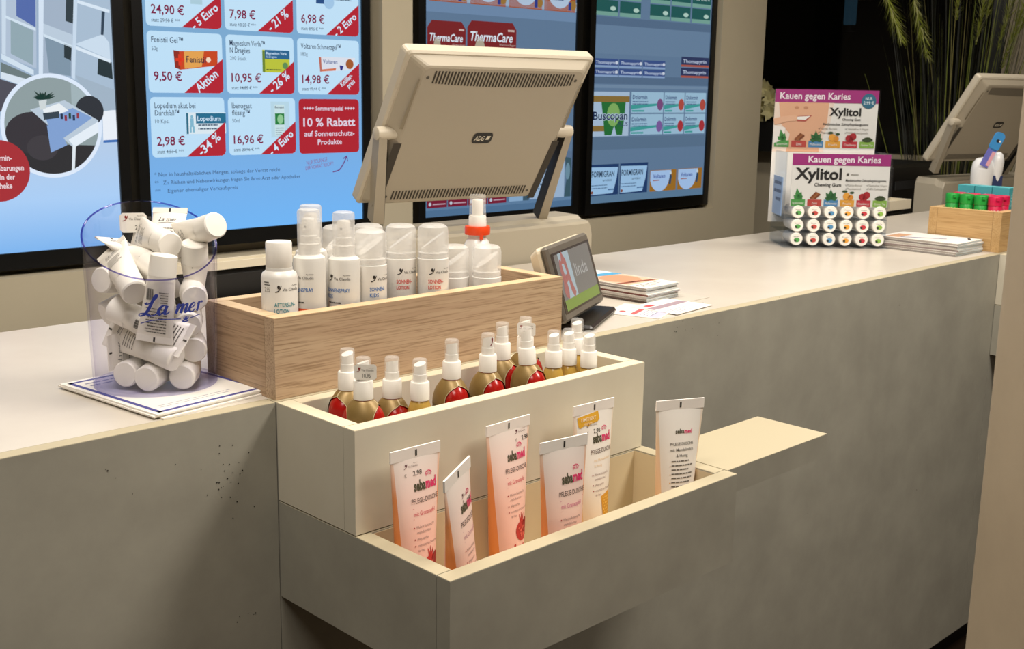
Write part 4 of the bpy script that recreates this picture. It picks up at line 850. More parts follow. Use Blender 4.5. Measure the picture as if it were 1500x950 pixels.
def art3(g, F, x0, x1, z0, z1):
    shelfbg(g, F, x0, x1, z0, z1, ((.60, .035, '#7391b4'), (.46, .028, '#5d7796'), (.10, .06, '#5d7796'), (z0, .045, '#52779c'), (-.012, .012, '#6b8cae')))
    g.poly(quad(x0, .635, x1, .665), glow('#9fb8d0', .8), F(2))
    for i, x in enumerate((1.63, 1.80, 1.97, 2.135)): g.poly(quad(x, .632, x+.155, .72), glow('#a8552c', .8), F(2)); g.poly(circ(x+.075, .70, .06, 24, .058), glow('#b9cfe8', .8), F(3)); g.poly(circ(x+.142, .655, .016, 12), glow('#a07838', .8), F(4)); g.poly(quad(x+.118, .638, x+.132, .665), glow('#2c3a90', .8), F(5)); greek(g, x+.045, .668, .05, 1, .01, .006, glow('#34548c', .8), F(4))
    for x, xe, zt_ in ((1.622, 1.781, .575), (1.788, 2.006, .582)):
        w_ = xe-x; g.poly([(x, .42), (xe, .42), (xe, zt_-.022), (xe-.018, zt_), (x+.018, zt_), (x, zt_-.022)], glow('#7c2024', .85), F(2)); g.text('ThermaCare', x+w_*.06, zt_-.062, .030 if w_ > .2 else .0245, glow('#dde6f0', .9), F(4), w=w_*.86, bold=.02, shear=.25)
        greek(g, x+w_*.82, zt_-.028, w_*.14, 1, .01, .006, glow('#e0c8c0', .8), F(4)); g.poly(quad(x, .42, x+w_*.45, zt_-.082), glow('#8c8470', .8), F(3)); g.poly(circ(x+w_*.25, zt_-.10, w_*.11, 14, .05), glow('#b8ae98', .8), F(4)); g.poly(quad(x+w_*.5, zt_-.11, x+w_*.98, zt_-.085), glow('#4a3018', .8), F(4)); greek(g, x+w_*.53, zt_-.102, w_*.42, 1, .01, .007, glow('#b0a040', .8), F(5)); g.text('Wärmeauflagen', x+w_*.64, zt_-.074, .007, glow('#c8b0a8', .8), F(5), w=w_*.34)
    g.poly(quad(2.02, .40, 2.275, .494), glow('#a03c3c', .8), F(2))
    for i in range(4):
        x = 1.622+.0885*i; g.poly(quad(x, -.004, x+.084, .075), glow('#7c1434', .8), F(2)); g.poly(circ(x+.013, .008, .006, 12), glow('#c8d0e0', .8), F(3)); g.poly(quad(x+.024, .005, x+.078, .009), glow('#c0a0b0', .8), F(3))
    g.poly(quad(1.985, -.002, 2.05, .075), glow('#8fb4d8', .8), F(2)); g.poly(quad(2.052, -.002, 2.08, .075), glow('#3c5868', .8), F(2)); g.poly(quad(2.084, 0, 2.256, .14), glow('#a4bfdc', .8), F(2)); g.text('Voltaren', 2.1, .092, .022, glow('#28406c', .8), F(3), w=.13, bold=.015); greek(g, 2.1, .06, .12, 3, .014, .006, glow('#6080a0', .8), F(3)); g.poly([(2.256, 0), (2.289, 0), (2.289, .135), (2.256, .14), (2.268, .07)], glow('#3a5a68', .8), F(3)); g.poly(circ(2.272, .09, .012, 12, .03), glow('#6f94a8', .8), F(4))
def art4(g, F, x0, x1, z0, z1):
    shelfbg(g, F, x0, x1, z0, z1, ((.60, .028, '#56708e'), (.395, .03, '#56708e'), (.38, .012, '#7590ac'), (.16, .045, '#5b7692'), (z0, .028, '#5d7f9e')))
    g.poly(quad(2.395, .50, 3.07, .60), glow('#6a86a4', .8), F(1))
    for i, x in enumerate((2.397, 2.525, 2.696, 2.822, 2.95)):
        for k in (0, 1): zz = .632+.058*k; pack(g, F, 2, x, zz, x+.118, zz+.054, '#1c5a58', 'ASPIRIN' if k else None, '#c8d8d8', ('#78a89c', .0, .25)); g.poly(circ(x+.09, zz+.026, .016, 12, .008), glow('#b8d8cc', .8), F(5)) if not k else None
    for i in range(3):
        for k in (0, 1): x = 2.395+.136*i; zz = .42+.033*k; pack(g, F, 2, x, zz, x+.131, zz+.030, '#38528c', 'Thomapyrin', '#c4d4ec', ('#8ca8d0', 0, .22), .8, .36, .4); g.poly(circ(x+.122, zz+.017, .008, 10, .006), glow('#d0d8e8', .8), F(5))
    for k in (0, 1): zz = .425+.041*k; pack(g, F, 2, 2.897, zz, 3.074, zz+.037, '#2c3860', 'Thomapyrin', '#c4d0e8', ('#b05848', 0, .2), .8, .36, .4)
    g.poly(quad(2.392, .208, 2.597, .367), glow('#a8c0d8', .85), F(2)); g.poly(quad(2.392, .33, 2.597, .352), glow('#8c7038', .8), F(3)); g.poly(quad(2.392, .226, 2.462, .246), glow('#8c7038', .8), F(3)); GN = glow('#1f6c34', .85)
    g.poly([(2.44, .33), (2.575, .33), (2.568, .26), (2.56, .212), (2.53, .212), (2.515, .246), (2.50, .212), (2.462, .212), (2.455, .26)], GN, F(4)); g.poly(circ(2.508, .285, .036, 20, .042), glow('#7fae60', .85), F(5)); g.text('Buscopan', 2.397, .268, .030, glow('#b4cbe0', .85), F(5.5), w=.19, bold=.075); g.text('Buscopan', 2.397, .268, .030, glow('#14284c', .9), F(6), w=.19, bold=.02); g.text('PLUS', 2.535, .244, .0155, glow('#2c3060', .9), F(6), w=.055, bold=.015)
    for (xa, xb, c) in ((2.608, 2.797, '#7a4a7c'), (2.803, 2.928, '#b04a40'), (2.934, 3.066, '#b04a40')):
        for k in (0, 1):
            za = .211+.081*k; zb = za+.076; g.poly(quad(xa, za, xb, zb), glow('#9cc0d8', .85), F(2)); g.poly([(xa, za+.012), (xb, za+.03), (xb, za+.036), (xa, za+.028)], glow('#3c9c98', .85), F(3)); g.text('Dolormin', xa+.006, zb-.026, .0155, glow('#20386c', .85), F(4), w=min(.085, (xb-xa)*.55), bold=.015); greek(g, xa+.006, zb-.038, (xb-xa)*.5, 2, .008, .004, glow('#48688c', .85), F(4)); g.poly(circ(xb-.02, za+.03, .018, 14, .022), glow(c if k else ('#7a5a9c' if xa < 2.7 else '#a83038'), .85), F(4)); g.poly(quad(xa+.004, za+.004, xa+(xb-xa)*.4, za+.010), glow('#3c9c98', .85), F(4))
    for xa, xb in ((2.392, 2.55), (2.558, 2.72)):
        g.poly(quad(xa, -.006, xb, .107), glow('#1c3a68', .85), F(2)); g.poly([(xa+.004, -.002), (xb-.03, .0), (xb-.012, .05), (xb-.004, .095), (xa+.004, .098)], glow('#9cc4e8', .85), F(3)); g.text('FORMIGRAN', xa+.008, .062, .022, glow('#1c3048', .9), F(4), w=.125, bold=.015); g.text('bei MIGRÄNE', xa+.07, .045, .008, glow('#1c3048', .85), F(4), w=.05); greek(g, xa+.008, .03, .09, 2, .01, .003, glow('#48688c', .85), F(4)); g.poly(circ(xa+.012, .006, .006, 10), glow('#804838', .85), F(4)); greek(g, xa+.1, .012, .04, 1, .01, .005, glow('#30588c', .85), F(5))
    for xa, xb in ((2.735, 2.897), (2.907, 3.064)):
        g.poly(quad(xa, -.006, xb, .075), glow('#9c6c24', .85), F(2)); g.poly([(xa+.002, .073), (xa+.002, .03)]+[(xa+.06+.058*cos(radians(t)), .045+.052*sin(radians(t))) for t in range(190, 351, 16)]+[(xa+.13, .073)], glow('#a4c4ec', .85), F(3)); g.text('Voltaren', xa+.018, .044, .017, glow('#1c3890', .9), F(4), w=.075, bold=.012); greek(g, xa+.02, .034, .04, 1, .01, .004, glow('#a05030', .85), F(4)); g.poly([(xa+.115, .02), (xa+.122, .062), (xa+.134, .05), (xa+.128, .018)], glow('#2c4a68', .85), F(5)); g.poly(circ(xa+.125, .062, .006, 10), glow('#c8d8e0', .85), F(6))
ZB_, ZT_ = -.033, 1.19
screen('wall_screen', 'upright wall screen showing a consulting room photo with a red disc', -.08, .604, ZB_, ZT_, art1)
screen('wall_screen', 'upright wall screen with blue page of priced special offers', .6845, 1.369, ZB_+.014, ZT_+.014, art2)
screen('wall_screen', 'upright wall screen with red heat pad packs, behind the near cash monitor', 1.612, 2.295, ZB_, ZT_, art3)
screen('wall_screen', 'upright wall screen showing shelves of medicine packs, nearest the wall corner', 2.392, 3.076, ZB_, ZT_, art4)

# ---------------------------------------------------------------- cash monitor on its pedestal
def monitor(label, loc, rz):
    t = thing('cash_monitor', label, 'monitor', loc, rz, 'cash desk monitors'); L0 = Matrix.Translation((-.833, -.66, .28))
    CM = mat('monitor_casing', '#a59b88', .42); CM2 = mat('monitor_casing_light', '#c2b8a4', .42); DKV = mat('vent_dark', '#3a342a', .8)
    yaw, ti, W, h = -.1322, .5854, .44, .3486
    wv = Vector((cos(yaw), sin(yaw), 0)); nv = Vector((-sin(yaw), cos(yaw), 0)); zv = Vector((0, 0, 1)); upv = -nv*sin(ti)+zv*cos(ti); yv = nv*cos(ti)+zv*sin(ti)
    PMn = L0 @ Matrix(((wv.x, yv.x, upv.x, .833), (wv.y, yv.y, upv.y, .5565), (wv.z, yv.z, upv.z, .2943), (0, 0, 0, 1)))
    g = G(); a, b = W/2, h/2
    def ring(x, z, y, r=.008): return [(p[0], y, p[1]) for p in rrect(-x, -z, x, z, r, 3)]
    g.rings([ring(a-.004, b-.004, .022), ring(a, b, .018), ring(a, b, -.002), ring(a-.004, b-.004, -.006)][::-1], CM2, PMn, smooth=False)
    R = [ring(a-.006, b-.006, -.004), ring(a-.030, b-.016, -.026, .012), ring(a-.034, b-.02, -.028, .012)]
    g.rings(R[::-1], CM, PMn, smooth=False)
    y = -.0284
    for row, z0, z1, n_ in ((1, b-.052, b-.026, 46), (0, -b+.026, -b+.048, 46)):
        for i in range(n_):
            x = -.162+.324*i/(n_-1); bow = .006*(1-(x/.162)**2)*(1 if row else 0)
            g.poly([(x-.0019, z0-bow), (x+.0019, z0-bow), (x+.0019, z1), (x-.0019, z1)], DKV, lambda X, Z: tuple(PMn @ Vector((X, y, Z))))
    SCW = mat('screw_dark', '#4a4438', .5)
    for x, z in ((-.176, b-.04), (.172, b-.04), (-.176, -b+.034), (.172, -b+.034)):
        g.poly(circ(x, z, .0035, 12), SCW, lambda X, Z: tuple(PMn @ Vector((X, y, Z))))
    for s_ in (-1, 1):                                   # flat darker strips painted as groove shade where the arms fold in
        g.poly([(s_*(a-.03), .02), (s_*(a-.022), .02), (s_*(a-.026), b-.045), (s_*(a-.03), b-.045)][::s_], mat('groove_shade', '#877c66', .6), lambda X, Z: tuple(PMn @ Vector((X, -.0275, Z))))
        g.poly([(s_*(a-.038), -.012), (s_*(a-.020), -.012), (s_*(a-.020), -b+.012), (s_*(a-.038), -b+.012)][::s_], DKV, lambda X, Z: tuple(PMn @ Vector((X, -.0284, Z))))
    g.build('housing', t)
    g = G(); g.box(-a+.012, a-.012, .0215, .0235, -b+.012, b-.012, mat('screen_off', '#060607', .15), PMn); g.build('display', t)
    g = G(); M2 = PMn @ Matrix.Translation((.0, -.0284, .0)); 
    bf = lambda X, Z: tuple(PMn @ Vector((X, -.0288, Z))); bf2 = lambda X, Z: tuple(PMn @ Vector((X, -.0292, Z)))
    g.poly(rrect(-.0235, -.0145, .0235, .0105, .008), ink('#16130f'), bf); g.text('ADG', -.019, -.008, .0115, ink('#d8d0bc'), bf2, w=.024, bold=.02, shear=.2); g.poly([(.008, -.006), (.016, -.006), (.0185, .003), (.0105, .003)], ink('#d8d0bc'), bf2); g.build('badge', t)
    for s_ in (-1, 1):
        H0 = Vector((.833, .5565, .2943))+wv*s_*(a+.004)-yv*.012; hp = L0 @ H0
        foot = L0 @ Vector((.668, .668, .112) if s_ < 0 else (1.128, .660, .094))
        g = G(); ax = wv*s_
        P = [hp+ax*.012, hp+ax*.010, hp-ax*.004, hp-ax*.03, hp-ax*.052, hp-ax*.06]
        g.tube(P, [.006, .0125, .0135, .0115, .006, .001], CM2, 14); g.build('hinge', t)
        g = G(); d = (foot-hp); sd = wv*.011; fr = d.normalized().cross(wv).normalized()*.0125
        q = []
        for p, k in ((hp, .8), (hp+d*.5, .95), (foot, 1.15)): q.append([tuple(p+sd*k+fr), tuple(p-sd*k+fr), tuple(p-sd*k-fr), tuple(p+sd*k-fr)])
        g.rings(q, CM, smooth=False)
        o_ = -wv*s_*.0006; ia, ib = ((1, 2) if s_ > 0 else (0, 3))
        g.add([tuple(Vector(r_[k_])+o_) for r_ in q for k_ in (ia, ib)], [(0, 1, 3, 2), (2, 3, 5, 4)], BLACK); g.build('arm', t)
    g = G()
    prof = [(.616, 0), (.616, .352), (.619, .358), (.640, .361), (.652, .369), (.722, .371), (.727, .366), (.727, 0)]; CM3 = mat('pedestal_casing', '#aaa18e', .45)
    def sec(x, k=1.0): return [(x, p[0]-.66, p[1]*1.0 if p[1] < .3 else p[1]-(1-k)*.03) for p in prof]
    g.rings([sec(-.180, .3), sec(-.172, 1)], CM3, smooth=False); g.rings([sec(-.172), sec(.411), sec(.417, .8), sec(.4225, .2)], CM3, smooth=False); g.build('pedestal', t)
    return t
monitor('cash monitor seen from behind, standing between the oak box and the wall screens', (.833, .66, -.28), 0)
mt2 = monitor('cash monitor at the far workstation, in front of the tall grass', (3.35, .705, -.28), -.1)
# trays, printer and the staff desk behind the counter
KB = mat('tray_cream', '#cfc6b0', .5)
def pen_tray(label, x0, x1, y0, y1, z0, z1):
    t = thing('pen_tray', label, 'tray', ((x0+x1)/2, (y0+y1)/2, -.28), 0, 'raised cream trays'); W, D = x1-x0, y1-y0; a = z0+.28; b = z1+.28
    g = G(); g.box(-W/2, W/2, -D/2, D/2, a, b-.008, KB); g.box(-W/2, W/2, -D/2, -D/2+.004, b-.008, b, KB); g.box(-W/2, W/2, D/2-.004, D/2, b-.008, b, KB); g.box(-W/2, -W/2+.004, -D/2+.004, D/2-.004, b-.008, b, KB); g.box(W/2-.004, W/2, -D/2+.004, D/2-.004, b-.008, b, KB); g.build('tray', t)
    g = G(); g.box(-W/2+.02, W/2-.02, -D/2+.006, D/2-.002, 0, a-.0005, BLACK, None, .01); g.build('stand', t)
pen_tray('thin cream tray on a black stand behind the jar', .20, .56, .640, .680, .052, .066)
pen_tray('thin cream tray on a black stand behind the chewing gum display', 2.30, 2.815, .618, .690, .013, .043)
def printer(label, x, y, w_, d_, h_):
    t = thing('document_printer', label, 'printer', (x, y, -.28)); g = G(); g.box(-w_/2, w_/2, -d_/2, d_/2, 0, h_, BLACK, None, .012); g.build('housing', t)
    g = G(); g.box(-w_/2+.03, w_/2-.03, -d_/2-.004, -d_/2, h_-.09, h_-.06, mat('paper_slot', '#1d1c1b', .7)); g.build('paper_slot', t); g = G(); g.box(-w_/2+.04, w_/2-.04, -d_/2-.02, -d_/2, .05, .06, mat('paper_slot', '#1d1c1b')); g.build('paper_tray', t)
printer('black printer beneath the far cash monitor', 3.365, .985, .40, .22, .405)

# ---------------------------------------------------------------- small customer display
cd = thing('customer_display', 'small tilted touch screen with red gothic A on the counter beside the oak box', 'display', (.63, .115, .0003)); 
yaw, ti = .4445, -.3003; wv = Vector((cos(yaw), sin(yaw), 0)); nv = Vector((-sin(yaw), cos(yaw), 0)); zv = Vector((0, 0, 1)); upv = -nv*sin(ti)+zv*cos(ti); yv = nv*cos(ti)+zv*sin(ti)
cc = Vector((.630, .090, .0792))-Vector((.63, .115, 0)); CDM = Matrix(((wv.x, yv.x, upv.x, cc.x), (wv.y, yv.y, upv.y, cc.y), (wv.z, yv.z, upv.z, cc.z), (0, 0, 0, 1)))
W, h = .2145, .1215; a, b = W/2, h/2
g = G(); g.box(-a, a, 0, .012, -b, b, mat('display_frame_grey', '#6f685e', .35, .3), CDM, .004); g.build('frame', cd)
g = G(); g.rings([[(p[0], y, p[1]) for p in rrect(-a+k, -b+k, a-k, b-k, .008, 3)] for y, k in ((.0125, 0), (.018, -.001), (.032, .006), (.036, .016))], mat('display_back_cream', '#d3c7ae', .45), CDM, smooth=False); g.build('housing', cd)
g = G(); sx, s0, s1 = a-.017, -b+.016, b-.016
def df(k): return lambda x, z: tuple(CDM @ Vector((x, -.0006-.0003*k, z)))
g.poly(quad(-a+.007, -b+.0125, a-.005, b-.0125), mat('display_bezel', '#2a1d12', .2), df(0)); g.poly(quad(-sx, s0, sx, s1), glow('#7a756e', .9), df(1)); g.poly(quad(-sx, s0, sx, s0+.0165), glow('#7d943c', .9), df(2)); g.poly(quad(-sx+.018, s0+.0165, -.02, s1), glow('#a5b5bb', .9), df(2))
RA = glow('#a86660', .9); X, Z = -.0525, .008
g.poly([(X-0.0269, Z-0.0308), (X-0.0134, Z-0.0374), (X-0.0067, Z-0.0220), (X-0.0112, Z+0.0132), (X-0.0112, Z+0.0242), (X-0.0179, Z+0.0286), (X-0.0246, Z+0.0154), (X-0.0224, Z-0.0088), (X-0.0291, Z-0.0198)], RA, df(3)); g.poly([(X-0.0134, Z+0.0198), (X-0.0022, Z+0.0396), (X+0.0112, Z+0.0242), (X+0.0157, Z-0.0132), (X+0.0246, Z-0.0308), (X+0.0134, Z-0.0385), (X+0.0045, Z-0.0264), (X+0.0022, Z+0.0066), (X-0.0011, Z+0.0187)], RA, df(3)); g.poly([(X-0.0157, Z-0.0132), (X+0.0067, Z-0.0066), (X+0.0056, Z+0.0033), (X-0.0157, Z-0.0011)], RA, df(4)); g.poly(circ(X-.006, Z-0.0009, .0035, 10), RA, df(4))
g.text('linda', -.008, .000, .022, glow('#a5a29d', .9), df(3), w=.066, bold=.01); g.build('display', cd)
g = G(); g.box(-.085, .095, -.05, .055, 0, .010, mat('display_foot_black', '#17110c', .35), Matrix.Translation((.018, -.006, 0)) @ Matrix.Rotation(.497, 4, 'Z'), .004); g.box(-.05, .06, -.006, .022, .008, .06, mat('display_foot_black', '#17110c'), Matrix.Translation((.0, .012, 0)) @ Matrix.Rotation(yaw, 4, 'Z')); g.build('foot', cd)

# ---------------------------------------------------------------- magazines and flyers
def face_cover(g, f, f2, w, d):
    g.poly(quad(-w/2+.002, -d/2+.002, w/2-.002, d/2-.002), ink('#d8b49a'), f)
    g.poly([(-w/2+.002, d/2-.03), (w/2-.002, d/2-.05), (w/2-.002, d/2-.002), (-w/2+.002, d/2-.002)], ink('#e8ecee'), f2); g.poly([(-w/2+.002, d/2-.055), (w/2-.002, d/2-.075), (w/2-.002, d/2-.05), (-w/2+.002, d/2-.03)], ink('#4f9ac4'), f2)
    g.poly(circ(.0, -.005, w*.38, 20, d*.2), ink('#c98f6e'), f2); g.poly([(-w/2+.002, -d/2+.07), (w/2-.01, -d/2+.055), (w/2-.01, -d/2+.045), (-w/2+.002, -d/2+.058)], ink('#8a4a32'), f2); g.poly(quad(-w/2+.002, -d/2+.002, w/2-.002, -d/2+.04), ink('#ece6de'), f2); greek(g, -w/2+.01, -d/2+.03, w*.7, 3, .008, .003, DK, f2)
PG = mat('page_edges_blue', '#cdd6d8', .7); PG2 = mat('page_edges_grey', '#a8a39c', .7)
def magazine(name, label, x, y, z, rz, w_, d_, th, deco, spine, group):
    g = G(); e = .0004
    g.box(-w_/2, w_/2, -d_/2, d_/2, 0, e, spine); g.box(-w_/2+.0008, w_/2-.001, -d_/2+.001, d_/2-.001, e, th-e, PG if rz == rz else PG); g.box(-w_/2, w_/2, -d_/2, d_/2, th-e, th, PAPER); g.box(-w_/2, -w_/2+.0007, -d_/2, d_/2, e, th-e, spine)
    if deco: deco(g, lay(th+.0001, 0), lay(th+.0001, 1), w_, d_)
    tag(g.build(name, None, (x, y, z), (0, 0, rz)), label, 'magazine', group)
rr = random.Random(11); spn = ['#5c4a44', '#8d857c', '#b3aca4', '#6f3f38', '#cfc9c0', '#77706a', '#a39a92', '#8b8580']
NM = 7; ordn = ['lowest', 'second', 'third', 'fourth', 'fifth', 'sixth', 'top']
for i in range(NM):
    magazine('magazine', ('top magazine of the small pile beside the customer display, a face on its cover' if i == NM-1 else '%s magazine from below in the pile beside the customer display' % ordn[i]), .901+rr.uniform(-.0015, .0015), .232+rr.uniform(-.003, .003), .0012+.0039*i, .06+rr.uniform(-.012, .012), .102, .205, .0037, face_cover if i == NM-1 else None, ink(spn[i]), 'magazines beside the customer display')
def deco_fl1(g, f, f2, w, d):
    g.poly(quad(-w/2+.01, -.002, w/2-.02, .008), ink('#cc5a5c'), f); g.poly(circ(-w/2+.03, d/2-.022, .006, 12), ink('#b03a3a'), f); greek(g, -w/2+.01, -.012, w*.6, 4, .006, .0022, ink('#8a86a0'), f); g.poly(quad(-w/2+.003, -d/2+.003, w/2-.003, -d/2+.02), ink('#b9b7cc'), f)
def deco_fl2(g, f, f2, w, d):
    g.poly(quad(-w/2+.003, .0, w/2-.003, .018), ink('#9a8690'), f); g.poly(quad(-w/2+.02, d/2-.025, -w/2+.045, d/2-.012), ink('#cf4a50'), f); greek(g, -w/2+.01, -.02, w*.55, 4, .006, .0024, ink('#7c7a94'), f); g.poly(quad(-w/2+.003, -d/2+.003, w/2-.06, -.006), ink('#c6c5d6'), f) if False else None
leaflet('flyer', 'flyer with a red bar lying in front of the magazine pile', 'flyer', .795, .088, .0003, .35, .10, .098, .0011, deco_fl1, 'flyers on the counter')
leaflet('flyer', 'flyer with violet print at the counter edge, right of the red barred one', 'flyer', .868, .079, .0016, .12, .12, .095, .0009, deco_fl2, 'flyers on the counter')
leaflet('flyer', 'grey sheet peeking out beneath the magazine pile', 'flyer', .935, .195, .0002, .05, .12, .21, .0009, None, 'flyers on the counter', mat('grey_sheet', '#b9b2a6', .7))
def cov2(g, f, f2, w, d):
    g.poly(quad(-w/2+.004, -d/2+.05, w/2-.004, d/2-.004), ink('#e4e0da'), f); stroke(g, [(-w/2+.02, d/2-.05), (0, -d/2+.06)], .012, ink('#7d7c98'), f2); stroke(g, [(w*.15, -d/2+.012), (w/2-.012, -d/2+.03)], .007, ink('#2e2830'), f2); g.poly(quad(-w/2+.01, d/2-.05, w*.1, d/2-.015), ink('#c79a78'), f2)
ordm = ['lowest', 'second', 'third', 'fourth', 'fifth', 'top']
for i in range(6):
    magazine('magazine', '%s of the pile between gum display and birch box' % ('top magazine' if i == 5 else ordm[i]+' magazine from below'), 1.993+rr.uniform(-.003, .003), .150+rr.uniform(-.003, .003), .0004+.0049*i, rr.uniform(-.03, .03), .142, .205, .0047, cov2 if i == 5 else None, ink(('#8b8580', '#9c948c', '#8a7c78', '#b0aaa2', '#7d7672', '#a09890')[i]), 'magazines beside the birch box')

# ---------------------------------------------------------------- chewing gum display
XR = radians(-43.3); XA = acrylic('display_acrylic', (.96, .965, .97), (.75, .80, .86))
xd = thing('gum_display', 'clear acrylic dispenser with two purple headed chewing gum cards', 'display stand', (1.82, .316, .0004), XR)
W = .255; xa = W/2; MAG = ink('#a12a78'); CARD = mat('card_white', '#e9e6e0', .4); SKIN = ink('#e0ac8a'); FL = [('Spearmint', '#4f9a4c', 'spear'), ('Zimt', '#b8433c', 'zimt'), ('Pfefferminz', '#4a86b4', 'mint'), ('Frucht', '#e0a03a', 'frucht'), ('Cranberry', '#bd2f3c', 'cran'), ('Grüner Tee', '#86b048', 'tee')]
def flav(g, f, f2, x0, z0, dw, hb):
    for i, (nm, c, k) in enumerate(FL):
        x = x0+dw*i; cx = x+dw*.44; zt_ = z0+hb
        g.poly(quad(x, z0, x+dw*.86, z0+hb), ink(c), f); g.text(nm, x+dw*.43, z0+hb*.3, hb*.36, ink('#f0ece4'), f2, align='C', w=min(dw*.7, dw*.085*len(nm)))
        if k in ('spear', 'mint'):
            q = '#3f8a44' if k == 'spear' else '#2f6a38'
            for t in ((60, .022), (95, .026), (130, .022), (20, .017), (165, .017)) if k == 'mint' else ((70, .02), (100, .028), (140, .016), (40, .014)):
                a_ = radians(t[0]); l = t[1]; e = (cx+l*cos(a_), zt_+l*sin(a_)); m_ = (cx+l*.5*cos(a_), zt_+l*.5*sin(a_)); nx, nz = -sin(a_)*.006, cos(a_)*.006; g.poly([(cx, zt_), (m_[0]-nx, m_[1]-nz), e, (m_[0]+nx, m_[1]+nz)], ink(q), f2)
        if k == 'zimt':
            for j in range(3): stroke(g, [(cx-.011+.005*j, zt_+.002), (cx+.004+.004*j, zt_+.018-.002*j)], .0055, ink(('#8a4a2a', '#a8683c', '#7a3c22')[j]), f2)
        if k == 'frucht':
            g.poly(circ(cx-.003, zt_+.009, .009, 14), ink('#e8a23c'), f2); g.poly(circ(cx+.007, zt_+.006, .007, 14), ink('#d98a2a'), f2); g.poly(circ(cx-.008, zt_+.021, .007, 8, .003), ink('#2f4a28'), f2); g.poly(circ(cx+.01, zt_+.018, .006, 8, .003), ink('#2f4a28'), f2)
        if k == 'cran':
            for dx, dz, r_ in ((-.005, .008, .008), (.006, .012, .009), (.002, .004, .006)): g.poly(circ(cx+dx, zt_+dz, r_, 14), ink('#a81c28'), f2)
        if k == 'tee': g.poly(circ(cx, zt_+.004, .014, 16, .005), ink('#3a4a2c'), f2); g.poly(circ(cx, zt_+.008, .009, 12, .003), ink('#4c5c38'), f2)
def cardtext(g, f, x, z, s):
    g.text('Xylitol', x, z, .0285*s, ink('#1d1b1c'), f, w=.115*s, bold=.03); g.text('Chewing Gum', x+.049*s, z-.017*s, .0085*s, ink('#1d1b1c'), f, w=.066*s, bold=.015)
# front card, pots, acrylic
g = G(); z0, z1 = .102, .230
g.box(-xa+.012, xa-.002, 0, .0016, z0, z1, CARD)
f = flat(-.0006, 0); f2 = flat(-.0006, 1)
g.poly(quad(-xa+.012, z1-.028, xa-.002, z1), MAG, f); g.text('Kauen gegen Karies', .012, z1-.0205, .0155, ink('#f1e6ec'), f2, align='C', w=.178, bold=.02)
cardtext(g, f2, -xa+.020, z0+.066, 1.0); g.text('Medizinisches Zahnpflegekaugummi', .018, z0+.0615, .0062, ink('#2a2624'), f2, w=.100, bold=.01); g.poly(circ(.022, z0+.079, .0035, 10), ink('#55504c'), f2); greek(g, .03, z0+.0775, .02, 1, .004, .002, GREYI, f2)
for i, (s_, X_, Z_) in enumerate((('Karies Bereits', .024, .0505), ('Glutenfrei | Vegan', .076, .0505), ('Plaquehemmend', .024, .042), ('100% Xylitolgesüßt', .076, .042))): g.text(s_, X_, z0+Z_, .0048, GREYI, f2, w=.0025*len(s_)); stroke(g, [(X_-.006, z0+Z_+.003), (X_-.004, z0+Z_), (X_-.001, z0+Z_+.005)], .0009, DK, f2)
flav(g, f, f2, -xa+.014, z0, .0405, .0165); g.build('front_card', xd)
g = G(); bw = .262/2; by = .118; bx = .028*0-.008
bz0, bz1 = .238, .383
g.box(-bw+bx, bw+bx, by, by+.0016, .05, bz1, CARD); f = flat(by-.0006, 0); f2 = flat(by-.0006, 1); f3 = flat(by-.0006, 2)
g.poly(quad(-bw+bx, bz1-.032, bw+bx, bz1), MAG, f2); g.text('Kauen gegen Karies', -bw+bx+.012, bz1-.0235, .0170, ink('#f1e6ec'), f3, w=.178, bold=.02)
g.poly(circ(bw+bx-.025, bz1-.026, .0185, 24), ink('#2a6a86'), flat(by-.0006, 3)); g.text('NUR', bw+bx-.025, bz1-.0235, .0075, ink('#d8e6ea'), flat(by-.0006, 4), align='C', w=.018, bold=.02); g.text('2,99 €', bw+bx-.025, bz1-.034, .0075, ink('#d8e6ea'), flat(by-.0006, 4), align='C', w=.027, bold=.02)
P = [(-bw+bx, bz0-.01), (.0+bx, bz0-.01), (-.004+bx, bz0+.03), (.012+bx, bz0+.06), (.014+bx, bz1-.05), (.02+bx, bz1-.032), (-bw+bx, bz1-.032)]; g.poly(P, ink('#ecd8c8'), f)
g.poly([(-bw+.035+bx, bz0-.01), (-.012+bx, bz0-.01), (-.014+bx, bz0+.035), (.004+bx, bz0+.062), (.006+bx, bz1-.032), (-bw+.01+bx, bz1-.032), (-bw+.018+bx, bz0+.06), (-bw+.042+bx, bz0+.035)], SKIN, f2)
g.poly([(-bw+.048+bx, bz0+.078), (-.035+bx, bz0+.082), (-.05+bx, bz0+.066), (-bw+.06+bx, bz0+.066)], ink('#b5584c'), f3); g.poly([(-bw+.052+bx, bz0+.077), (-.04+bx, bz0+.080), (-.052+bx, bz0+.070), (-bw+.06+bx, bz0+.071)], ink('#f4efe8'), flat(by-.0006, 3)); g.poly(circ(-.075+bx, bz0+.1, .006, 10, .004), ink('#c48c6c'), f3); g.poly(circ(-.052+bx, bz0+.1, .006, 10, .004), ink('#c48c6c'), f3); stroke(g, spline([(-bw+bx, bz0+.064), (-bw+.03+bx, bz0+.072), (-bw+.058+bx, bz0+.0745)], 4), [.016]*4+[.014]*4+[.009], ink('#e4b494'), flat(by-.0006, 4))
g.poly([(-bw+bx, bz0+.01), (-bw+.026+bx, bz0+.02), (-bw+.03+bx, bz0+.05), (-bw+bx, bz0+.056)], ink('#efe8e2'), flat(by-.0006, 4))
cardtext(g, f3, .008+bx, bz1-.063, .70); g.text('Medizinisches Zahnpflegekaugummi', -.006+bx, bz1-.0875, .006, ink('#2a2624'), f3, w=.115, bold=.01)
